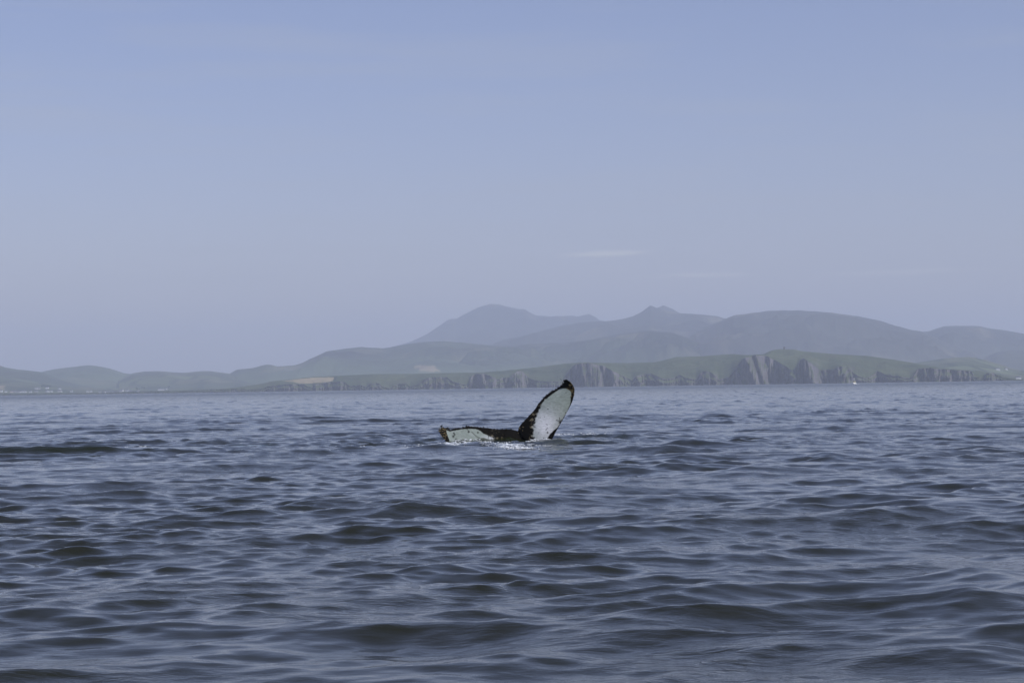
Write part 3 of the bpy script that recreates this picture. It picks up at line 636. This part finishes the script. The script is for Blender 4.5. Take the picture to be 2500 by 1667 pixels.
# barnacle-crusted tips and mottled black
nt2 = n.new('ShaderNodeTexNoise'); nt2.inputs['Scale'].default_value = 22; nt2.inputs['Detail'].default_value = 4; l.new(geo.outputs['Position'], nt2.inputs['Vector'])
tr = n.new('ShaderNodeMapRange'); tr.inputs[1].default_value = 0.56; tr.inputs[2].default_value = 0.66; l.new(nt2.outputs[0], tr.inputs[0])
tm = n.new('ShaderNodeMath'); tm.operation = 'MULTIPLY'; l.new(tr.outputs[0], tm.inputs[0]); l.new(q2.outputs['Green'], tm.inputs[1])
bc = n.new('ShaderNodeMix'); bc.data_type = 'RGBA'; bc.inputs[6].default_value = (0.006, 0.0055, 0.0045, 1); bc.inputs[7].default_value = (0.16, 0.115, 0.035, 1); l.new(tm.outputs[0], bc.inputs[0])
fc = n.new('ShaderNodeMix'); fc.data_type = 'RGBA'; l.new(dk.outputs[0], fc.inputs[0]); l.new(bc.outputs[2], fc.inputs[6])
lw = n.new('ShaderNodeMapRange'); lw.inputs[1].default_value = 0.1; lw.inputs[2].default_value = 0.55; l.new(q1.outputs['Red'], lw.inputs[0])
lc = n.new('ShaderNodeMix'); lc.data_type = 'RGBA'; lc.inputs[6].default_value = (0.16, 0.135, 0.085, 1); l.new(lw.outputs[0], lc.inputs[0]); l.new(wv.outputs[0], lc.inputs[7]); l.new(lc.outputs[2], fc.inputs[7])
l.new(fc.outputs[2], b.inputs['Base Color']); b.inputs['Roughness'].default_value = 0.6; b.inputs['Specular IOR Level'].default_value = 0.03
bpn = n.new('ShaderNodeBump'); bpn.inputs['Strength'].default_value = 0.35; bpn.inputs['Distance'].default_value = 0.01; l.new(nf.outputs[0], bpn.inputs['Height']); l.new(bpn.outputs[0], b.inputs['Normal'])
me2.materials.append(m)

# barnacles and ragged knobs along the trailing edges and tips
M_barn = simple_mat('barnacle', (0.22, 0.17, 0.085), 0.8, 0.5, 30); M_knob = simple_mat('dark_knob', (0.012, 0.011, 0.009), 0.5, 0.4, 20)
def lumps(pts, radii, squash=0.8):
    bm = bmesh.new()
    for p, r_ in zip(pts, radii):
        res = bmesh.ops.create_icosphere(bm, subdivisions=1, radius=r_)
        for v in res['verts']:
            v.co = Vector((v.co.x * random.uniform(.7, 1.3), v.co.y * random.uniform(.7, 1.3), v.co.z * random.uniform(.6, 1.2) * squash)) + Vector(p)
    v = np.array([x.co[:] for x in bm.verts]); f = np.array([[q.index for q in x.verts] for x in bm.faces]) if False else None
    return bm
def bm_obj(name, bm, mat, parent=None, smooth_=False):
    me = bpy.data.meshes.new(name); bm.to_mesh(me); bm.free(); me.materials.append(mat)
    for p in me.polygons: p.use_smooth = smooth_
    o = bpy.data.objects.new(name, me); C.objects.link(o)
    if parent is not None: o.parent = parent; o.matrix_parent_inverse = Matrix.Translation(parent.location).inverted()
    return o
def edge_pts(T, m, sgn, seed):
    r = np.random.default_rng(seed); out = []
    Tt = resample(T, 200)
    for _ in range(m):
        s = (0.08 + 0.9 * r.uniform(0, 1) ** 0.8) if r.random() < 0.5 else min(0.98, abs(r.choice([0.3, 0.47, 0.62, 0.71, 0.85, 0.97]) + r.normal(0, 0.015))); i = int(s * 199); p = Tt[i]
        dep = (0.55 * s ** 1.5 - 0.30 * s ** 5 + 0.15 * (0.3 + s) + 0.06) if sgn > 0 else (-0.5 * s ** 1.4 + 0.175 + 0.12 * s ** 4)
        out.append(at(1040 + (p[0] + r.normal(0, 4)) / SC, 900 + (p[1] + r.normal(0, 4)) / SC, Y0 + dep + r.normal(0, 0.008)))
    return out
pts = edge_pts(RT, 34, 1, 5) + edge_pts(LT, 44, -1, 6)
kn = bm_obj('edge_knobs', lumps(pts, [random.choice([0.010, 0.016, 0.022, 0.032]) for _ in pts]), M_knob, base); kn['kind'] = 'stuff'
pts = []
vn = np.empty(len(me2.vertices) * 3, np.float32); me2.vertices.foreach_get('normal', vn); vn = vn.reshape(-1, 3)
cand = np.where((vn[:, 1] < -0.2) & (tipb > 0.35) & (co[:, 2] > 0.02) & (W < 0.5))[0]
for i in rng.choice(cand, min(80, len(cand)), replace=False): pts.append(co[i])
cand = np.where((vn[:, 1] < -0.2) & (np.abs(cx - 1360) < 45) & (np.abs(cy - 890) < 60))[0]
for i in rng.choice(cand, min(14, len(cand)), replace=False): pts.append(co[i])
bo = bm_obj('barnacles', lumps(pts, [random.uniform(0.008, 0.022) for _ in pts]), M_barn, base); bo['kind'] = 'stuff'

# ------------------------------------------------------------------ loose foam and droplets
M_foam = simple_mat('foam_white', (0.78, 0.81, 0.82), 0.6, 0.1, 20)
def foam_obj(spots, count, label, seed, rmax=0.016, lift=0.0):
    r = np.random.default_rng(seed); P = []
    for (px, py, wx, wy, s) in spots:
        c = at(px, py, CAM_H * FPX / (py - (964.1 - 0.015 * px)))
        kk = int(count * s)
        # clusters along short streaks
        for _ in range(max(1, kk // 12)):
            q = np.array([c[0] + r.normal(0, wx * 0.6), c[1] + r.normal(0, wy * 0.6)]); a = r.uniform(-1.2, 1.2); L_ = r.uniform(0.05, 0.35)
            for _ in range(12):
                t = r.normal(0, L_); P.append((q[0] + t * math.cos(a) + r.normal(0, .02), q[1] + t * math.sin(a) + r.normal(0, .05), abs(r.normal(0, lift))))
    P = np.array(P); dx, dy, dz, _, _ = water_disp(P[:, 0], P[:, 1])
    pts = np.stack([P[:, 0] + dx, P[:, 1] + dy, dz + 0.022 + P[:, 2]], -1)
    bm = bmesh.new()
    for p in pts:
        rr_ = r.uniform(0.004, rmax) * (1 if r.random() < .9 else 1.8)
        res = bmesh.ops.create_icosphere(bm, subdivisions=1, radius=rr_)
        sx, sy, sz = r.uniform(.8, 3.2), r.uniform(.7, 2.2), r.uniform(.5, 1.0)
        for v in res['verts']: v.co = Vector((v.co.x * sx * r.uniform(.6, 1.3) + p[0], v.co.y * sy * r.uniform(.6, 1.3) + p[1], v.co.z * sz * r.uniform(.6, 1.4) + p[2]))
    o = bm_obj('foam', bm, M_foam, None, True); tag(o, label, 'foam', kind='stuff'); return o
foam_obj(foam_spots[:6], 330, 'white foam flecks in front of the low left fluke', 3)
foam_obj(foam_spots[6:8], 360, 'white foam flecks right of the raised fluke', 4)
foam_obj(foam_spots[8:11], 400, 'white foam crest on the smooth ledge at the left edge', 5)
foam_obj(foam_spots[11:], 40, 'few foam flecks trailing left of the tail', 6)

# ------------------------------------------------------------------ the small boat
M_hull = simple_mat('white_gelcoat', (0.80, 0.80, 0.74), 0.3, 0.05, 4); M_dark = simple_mat('dark_glass', (0.02, 0.022, 0.025), 0.15, 0.1, 4)
M_metal = simple_mat('grey_metal', (0.35, 0.36, 0.38), 0.4, 0.1, 8); M_coat = simple_mat('dark_coat', (0.03, 0.03, 0.04), 0.8, 0.2, 8); M_skin = simple_mat('skin_tone', (0.5, 0.33, 0.24), 0.6, 0.1, 8); M_yel = simple_mat('cream_paint', (0.82, 0.72, 0.38), 0.5, 0.05, 5)
BY = 1650.0; bp_ = at(2085.5, 935.0, BY)
boat = bpy.data.objects.new('motor_boat', None); C.objects.link(boat); boat.location = (bp_[0], bp_[1], 0.0)
tag(boat, 'tiny white cabin boat under way below the cliffs', 'boat')
bz = math.radians(22)                                   # bow turned towards the viewer and left
boat.rotation_euler = (0, 0, -math.pi / 2 - bz); boat.scale = (1.15, 1.15, 1.35)
def local_mesh(name, verts, faces, mat, parent, smooth_=False):
    me = bpy.data.meshes.new(name); me.from_pydata(verts, [], faces); me.update(); me.materials.append(mat)
    o = bpy.data.objects.new(name, me); C.objects.link(o); o.parent = parent
    for p in me.polygons: p.use_smooth = smooth_
    return o
def hull():
    vs = []; fs = []; n_ = 13; secs = 7
    for i in range(n_):
        t = i / (n_ - 1); x = -2.8 + 5.8 * t
        wdt = 1.15 * (1 - max(0, (t - 0.45) / 0.55) ** 2.2) + 0.02; top = 0.75 + 0.45 * t ** 2; keel = -0.35 + 0.55 * max(0, (t - .7) / .3) ** 2
        for k in range(secs):
            a = k / (secs - 1) * 2 - 1; yv = wdt * math.copysign(abs(a) ** 0.6, a); zv = keel + (top - keel) * abs(a) ** 1.8
            vs.append((x + 0.35 * t * abs(a), yv, zv))
    for i in range(n_ - 1):
        for k in range(secs - 1):
            a = i * secs + k; fs.append((a, a + 1, a + secs + 1, a + secs))
    fs.append(tuple(range(secs))[::-1])
    for i in range(n_ - 1): fs.append((i * secs, (i + 1) * secs, (i + 1) * secs + secs - 1, i * secs + secs - 1))
    return vs, fs
def boxm(x0_, x1_, y0_, y1_, z0_, z1_, tx=0.0, ty=0.0):
    vs = [(x0_, y0_, z0_), (x1_, y0_, z0_), (x1_, y1_, z0_), (x0_, y1_, z0_), (x0_ + tx, y0_ + ty, z1_), (x1_ - tx, y0_ + ty, z1_), (x1_ - tx, y1_ - ty, z1_), (x0_ + tx, y1_ - ty, z1_)]
    return vs, [(0, 3, 2, 1), (4, 5, 6, 7), (0, 1, 5, 4), (1, 2, 6, 5), (2, 3, 7, 6), (3, 0, 4, 7)]
local_mesh('hull', *hull(), M_hull, boat, True)
cab = local_mesh('cabin', *boxm(-1.1, 1.3, -0.85, 0.85, 0.85, 2.15, 0.25, 0.12), M_yel, boat)
local_mesh('roof', *boxm(-1.25, 1.15, -0.85, 0.85, 2.152, 2.26, 0.05, 0.05), M_hull, boat)
local_mesh('window', [(1.235, -0.62, 1.35), (1.235, 0.62, 1.35), (1.14, 0.58, 1.95), (1.14, -0.58, 1.95), (1.20, -0.62, 1.35), (1.20, 0.62, 1.35), (1.08, 0.58, 1.95), (1.08, -0.58, 1.95)],
           [(0, 1, 2, 3), (7, 6, 5, 4), (0, 4, 5, 1), (3, 2, 6, 7), (0, 3, 7, 4), (1, 5, 6, 2)], M_dark, boat)
for sg in (-1, 1):
    yy0 = 0.855 * sg
    local_mesh('window', *boxm(-0.6, 0.7, min(yy0 - 0.06, yy0), max(yy0 - 0.06, yy0) - 0.0, 1.35, 1.9, 0.05, 0.0), M_dark, boat)
local_mesh('mast', *boxm(-0.38, -0.22, -0.1, 0.1, 2.26, 3.2), M_hull, boat)
local_mesh('radar', *boxm(-0.7, 0.1, -0.6, 0.6, 3.202, 3.72, 0.06, 0.06), M_hull, boat)
for sg in (-1, 1):
    local_mesh('rail', *boxm(1.4, 2.9, 0.6 * sg - 0.03, 0.6 * sg + 0.03, 1.35, 1.42), M_metal, boat)
local_mesh('outboard_engine', *boxm(-3.15, -2.75, -0.25, 0.25, 0.1, 1.25, 0.05, 0.05), M_coat, boat)
# bow wave and wake of the boat
r = np.random.default_rng(8); bm = bmesh.new()
for i in range(170):
    u = r.uniform(0, 1); side = r.choice([-1, 1])
    lx = 2.6 - 5.4 * u; ly = side * (0.5 + 1.5 * u ** 0.8) + r.normal(0, .12)
    if i > 120: lx = -3 - r.uniform(0, 9); ly = r.normal(0, 0.7)
    res = bmesh.ops.create_icosphere(bm, subdivisions=1, radius=r.uniform(.08, .22))
    for v in res['verts']: v.co = Vector((v.co.x * 1.5 + lx, v.co.y * 1.3 + ly, v.co.z * 0.7 + 0.18))
wk = bm_obj('foam', bm, M_foam, None, True); wk.location = boat.location; wk.rotation_euler = boat.rotation_euler
tag(wk, 'white bow wave and wake foam round the small boat', 'foam', kind='stuff')
# figure standing on the roof side deck
def skin_person(loc):
    J = [(0, 0, 0.9), (0, 0, 1.15), (0, 0, 1.42), (0, 0, 1.55), (0.02, 0, 1.68), (0, .1, .85), (0.03, .12, .47), (0, .12, .05), (.1, .12, .02), (0, -.1, .85), (0.03, -.12, .47), (0, -.12, .05), (.1, -.12, .02), (0, .2, 1.42), (.02, .27, 1.15), (.15, .22, .98), (0, -.2, 1.42), (.02, -.27, 1.15), (.15, -.22, .98)]
    E = [(0, 1), (1, 2), (2, 3), (3, 4), (0, 5), (5, 6), (6, 7), (7, 8), (0, 9), (9, 10), (10, 11), (11, 12), (2, 13), (13, 14), (14, 15), (2, 16), (16, 17), (17, 18)]
    Rr = [.15, .16, .15, .06, .1, .1, .07, .05, .04, .1, .07, .05, .04, .07, .05, .04, .07, .05, .04]
    me = bpy.data.meshes.new('person'); me.from_pydata(J, E, []); o = bpy.data.objects.new('person', me); C.objects.link(o)
    sm_ = o.modifiers.new('k', 'SKIN')
    for i, v in enumerate(me.skin_vertices[0].data): v.radius = (Rr[i], Rr[i]); v.use_root = (i == 0)
    ss = o.modifiers.new('s', 'SUBSURF'); ss.levels = 1; ss.render_levels = 1
    me.materials.append(M_coat); o.location = loc; o.rotation_euler = boat.rotation_euler
    return o
pl = Vector((-1.9, 0.0, 0.80)); pl.rotate(boat.rotation_euler.to_matrix().to_4x4().to_3x3()) if False else None
Rm = boat.rotation_euler.to_matrix(); pw = Rm @ Vector((2.0, 0.0, 1.15)) + boat.location
per = skin_person(pw); tag(per, 'person in dark clothes standing on the bow of the small boat', 'person')

# ------------------------------------------------------------------ houses
M_wall = simple_mat('whitewash', (0.80, 0.80, 0.78), 0.7, 0.05, 2); M_grey = simple_mat('grey_render', (0.42, 0.41, 0.40), 0.8, 0.1, 2)
M_slate = simple_mat('slate', (0.09, 0.09, 0.10), 0.6, 0.2, 3); M_pink = simple_mat('pale_pink_render', (0.62, 0.50, 0.47), 0.8, 0.05, 2)
def make_house(w_, d_, h_, rh, wall, bright_roof=False):
    root = bpy.data.objects.new('house', None); C.objects.link(root)
    v = [(-w_/2, -d_/2, -3), (w_/2, -d_/2, -3), (w_/2, d_/2, -3), (-w_/2, d_/2, -3), (-w_/2, -d_/2, h_), (w_/2, -d_/2, h_), (w_/2, d_/2, h_), (-w_/2, d_/2, h_), (-w_/2, 0, h_ + rh), (w_/2, 0, h_ + rh)]
    f = [(0, 1, 5, 4), (2, 3, 7, 6), (1, 2, 6, 9, 5), (3, 0, 4, 8, 7), (4, 5, 9, 8), (6, 7, 8, 9)]
    local_mesh('wall', v, f, wall, root)
    e = 0.35; q = 0.18
    v = [(-w_/2 - e, -d_/2 - e, h_ - .15), (w_/2 + e, -d_/2 - e, h_ - .15), (w_/2 + e, 0, h_ + rh + .05), (-w_/2 - e, 0, h_ + rh + .05), (w_/2 + e, d_/2 + e, h_ - .15), (-w_/2 - e, d_/2 + e, h_ - .15)]
    v += [(x, y, z + q) for x, y, z in v]
    f = [(6, 7, 8, 9), (9, 8, 10, 11), (0, 3, 2, 1), (3, 5, 4, 2), (0, 1, 7, 6), (4, 5, 11, 10), (1, 2, 8, 7), (2, 4, 10, 8), (0, 6, 9, 3), (3, 9, 11, 5)]
    rf_ = local_mesh('roof', v, f, M_slate, root)
    local_mesh('chimney', *boxm(w_/2 - 1.2, w_/2 - 0.3, -0.4, 0.4, h_ + rh - .5, h_ + rh + 1.0), wall, rf_)
    for k, xw in enumerate(np.linspace(-w_ / 2 + 1.4, w_ / 2 - 1.4, 3)):
        if k == 1: local_mesh('door', *boxm(xw - .5, xw + .5, -d_/2 - .06, -d_/2 - .002, -.2, 2.0), M_dark, root)
        else: local_mesh('window', *boxm(xw - .5, xw + .5, -d_/2 - .05, -d_/2 - .002, .9, 2.1), M_dark, root)
    return root
def copy_tree(o, parent=None):
    c = o.copy(); C.objects.link(c); c.parent = parent
    for ch in list(o.children): copy_tree(ch, c)
    return c
protos = {'w': make_house(8, 5.5, 3.0, 2.0, M_wall), 'b': make_house(11, 6, 4.0, 2.5, M_wall), 'g': make_house(10, 6.5, 3.2, 2.4, M_grey), 'p': make_house(9, 6, 3.4, 2.2, M_pink)}
used = set()
H = [  # px, py, kind, turn, label
 (2, 957, 'b', 0, 'large white house at the left edge of the shore row'), (14, 957.5, 'w', 20, 'small white house beside the large one at the left edge'),
 (18, 957, 'w', 70, 'white gable-ended house, third from the left in the shore row'), (29, 958, 'p', 10, 'pinkish house, fourth from the left in the shore row'),
 (34, 958, 'g', 0, 'grey house just right of the first pinkish house'), (45, 958.3, 'g', 5, 'grey house, sixth from the left in the shore row'),
 (49.5, 958, 'w', 30, 'small pale house touching the sixth house of the shore row'), (57, 958.3, 'b', 0, 'bright white long house below the left pastures'),
 (63, 958, 'w', 75, 'narrow white gable right of the bright long house'), (72, 958, 'p', 60, 'pinkish gable house in the middle of the left shore row'),
 (75, 958.2, 'w', 0, 'small white house touching the pinkish gable'), (89, 957.5, 'g', 0, 'wide grey farm building in the shore row'),
 (114.5, 957, 'g', 70, 'faint grey gable left of a white one in the shore row'), (118, 957, 'w', 80, 'narrow white gable below the dark trees'),
 (126.5, 956.8, 'w', 85, 'lone narrow white gable right of the dark trees'), (144.5, 957, 'g', 20, 'grey shed beside a bright white cottage'),
 (147.5, 957, 'w', 40, 'bright white cottage beside a grey shed'), (174, 956.8, 'w', 0, 'lone white cottage at the right end of the left shore row'),
 (89, 950, 'w', 0, 'white farmhouse up the slope, left of the dark trees'), (94.5, 950, 'g', 30, 'grey outbuilding beside the upper white farmhouse'),
 (113.5, 949, 'w', 80, 'upper narrow white gable, left one of a pair'), (116.5, 948.6, 'w', 70, 'upper narrow white gable, right one of a pair'),
 (146.5, 950.5, 'w', 40, 'white cottage up the slope above the bright cottage'),
 (214, 957.5, 'w', 80, 'tall-looking white gable standing alone at the village start'), (222, 957, 'w', 75, 'thin white gable second from the village start'),
 (244, 959.5, 'w', 20, 'white house low by the shore at the village start'), (254, 959.3, 'w', -20, 'white house low by the shore, second in the village'),
 (258.5, 959, 'w', 60, 'small white house, third by the village shore'), (262.5, 959, 'w', 0, 'white house, fourth by the village shore'),
 (268, 960.3, 'w', 50, 'white house lowest on the village shore'), (276, 959, 'w', 15, 'white house right of the lowest village house'),
 (283, 959, 'g', 0, 'grey house in the middle of the village shore'), (294, 956.8, 'g', 20, 'grey house left of the tall white house in the village'),
 (298, 955.5, 'b', 60, 'tall white house on the rise in the village'), (309.5, 955.3, 'b', -10, 'brightest large white house on the rise'),
 (318.5, 957, 'g', 0, 'grey house right of the brightest large house'), (323, 960, 'g', 20, 'low grey boathouse by the shore below the village'),
 (338, 957, 'w', 20, 'last small white house at the right end of the village'),
 (391, 952.8, 'b', 0, 'left half of the long white farm near the dark tree clump'), (396, 952.8, 'b', 0, 'right half of the long white farm near the dark tree clump'), (406, 951, 'w', 60, 'small white house right of the long white farm'),
 (421, 945.5, 'w', 0, 'pale cottage on the pasture behind the tree clump'), (463, 945, 'w', 10, 'pale cottage alone among the middle pastures'), (504.5, 944.8, 'w', 0, 'left of two white cottages on the middle pastures'), (510, 944.8, 'w', 0, 'right of two white cottages on the middle pastures')]
for (px, py, kd, turn, lab) in H:
    o = protos[kd] if kd not in used else copy_tree(protos[kd]); used.add(kd)
    p = on_layer('coastal_fields', px, py); o.location = (p[0], p[1], p[2] + .2); o.rotation_euler = (0, 0, math.radians(turn))
    tag(o, lab, 'house', 'white and grey houses scattered along the far shore')
for (px, py, kd, turn, lab) in [(2437, 903.5, 'b', 0, 'white farmhouse on the pale green hill at right'), (2457, 902.5, 'w', 20, 'small white cottage right of the farmhouse on the green hill')]:
    o = copy_tree(protos[kd]); p = on_layer('green_hill', px, py); o.location = (p[0], p[1], p[2] + .2); o.rotation_euler = (0, 0, math.radians(turn))
    tag(o, lab, 'house', 'white and grey houses scattered along the far shore')
o = copy_tree(protos['b']); p = on_layer('sea_cliffs', 2493, 926); o.location = (p[0], p[1] + 20, p[2] + .5); tag(o, 'white house low by the water at the right edge', 'house', 'white and grey houses scattered along the far shore')

# ------------------------------------------------------------------ trees on the far shore
M_leaf = simple_mat('leaf_green', (0.045, 0.07, 0.028), 0.8, 0.5, 0.6); M_bark = simple_mat('bark', (0.09, 0.07, 0.05), 0.9, 0.2, 2)
def make_tree(seed, Hh):
    r = np.random.default_rng(seed); root = bpy.data.objects.new('tree', None); C.objects.link(root)
    bm = bmesh.new(); bmesh.ops.create_cone(bm, segments=7, radius1=.35, radius2=.12, depth=Hh * .6, cap_ends=True)
    for v in bm.verts: v.co.z += Hh * .28
    me = bpy.data.meshes.new('trunk'); bm.to_mesh(me); bm.free(); me.materials.append(M_bark); t = bpy.data.objects.new('trunk', me); C.objects.link(t); t.parent = root
    n_ = 420; c = r.normal(size=(n_, 3)); c /= np.linalg.norm(c, axis=1)[:, None]; rad = r.uniform(.35, 1, n_) ** .5
    lob = 1 + .25 * np.sin(c[:, 0] * 5 + seed) * np.cos(c[:, 1] * 4); c = c * (rad * lob)[:, None] * np.array([Hh * .42, Hh * .42, Hh * .36]) + np.array([0, 0, Hh * .62])
    vs = []; fs = []
    for i, p in enumerate(c):
        a = r.normal(size=3); a /= np.linalg.norm(a); b3 = np.cross(a, r.normal(size=3)); b3 /= np.linalg.norm(b3); s = r.uniform(.4, .9)
        vs += [p - a * s, p + b3 * s * .6, p + a * s, p - b3 * s * .6]; fs.append((4 * i, 4 * i + 1, 4 * i + 2, 4 * i + 3))
    local_mesh('crown', [tuple(map(float, v)) for v in vs], fs, M_leaf, root)
    return root
tp = [make_tree(s, h_) for s, h_ in ((1, 9.0), (2, 7.5), (3, 11.0))]; tu = [False] * 3
r = np.random.default_rng(12)
TR = [(398 + 2.6 * i, 949.0 - 0.3 * math.sin(i) , 'dark tree clump beside the long white farm') for i in range(9)] + \
     [(333 + 6.2 * i, 951.6 - 0.25 * i, 'line of dark trees behind the village') for i in range(10)] + \
     [(101 + 2.9 * i, 945.3 + (0.2 * i) % .6, 'dark shelter belt of trees on the left slope') for i in range(8)]
ORD = ['leftmost ', 'second from left ', 'third from left ', 'fourth from left ', 'fifth from left ', 'sixth from left ', 'seventh from left ', 'eighth from left ', 'ninth from left ', 'tenth from left ']; cnt = {}
lb = {'dark tree clump beside the long white farm': 'round dark tree in the clump beside the long white farm', 'line of dark trees behind the village': 'dark tree in the long line of trees behind the village', 'dark shelter belt of trees on the left slope': 'dark tree in the short shelter belt on the left slope'}
for i, (px, py, gname) in enumerate(TR):
    k_ = i % 3; o = tp[k_] if not tu[k_] else copy_tree(tp[k_]); tu[k_] = True
    p = on_layer('coastal_fields', px + r.normal(0, .5), py); o.location = (p[0], p[1], p[2] - .3); sc_ = r.uniform(.8, 1.25); o.scale = (sc_, sc_, sc_ * r.uniform(.8, 1.0)); o.rotation_euler = (0, 0, r.uniform(0, 6))
    cnt[gname] = cnt.get(gname, 0) + 1
    tag(o, ORD[cnt[gname] - 1] + lb[gname], 'tree', gname)

# old stone beacon on the headland summit
M_stone = simple_mat('beacon_stone', (0.14, 0.13, 0.12), 0.9, 0.3, 1)
p = on_layer('sea_cliffs', 1915, 852.6)
bm = bmesh.new(); bmesh.ops.create_cone(bm, segments=12, radius1=2.4, radius2=2.0, depth=6.5, cap_ends=True)
for v in bm.verts: v.co.z += 2.2
tw = bm_obj('stone_tower', bm, M_stone); tw.location = (p[0], p[1], p[2])
local_mesh('parapet', *boxm(-2.3, 2.3, -2.3, 2.3, 5.455, 6.0), M_stone, tw)
tag(tw, 'tiny round stone tower on the summit of the headland', 'tower')

# ------------------------------------------------------------------ haze
m, n, l, b = mat_new('haze_air'); n.remove(b)
HAZE_DENSITY = 0.000114
pv = n.new('ShaderNodeVolumePrincipled'); pv.inputs['Density'].default_value = HAZE_DENSITY; pv.inputs['Color'].default_value = (0.80, 0.875, 1.0, 1); pv.inputs['Anisotropy'].default_value = 0.0
l.new(pv.outputs[0], n['Material Output'].inputs['Volume'])
vs, fs = boxm(-24900, 24900, -24900, 24900, -4.5, 760)
hz = local_mesh('haze', [(float(a), float(b_), float(c)) for a, b_, c in vs], fs, m, None)
tag(hz, 'pale blue sea haze over the whole bay', kind='stuff')
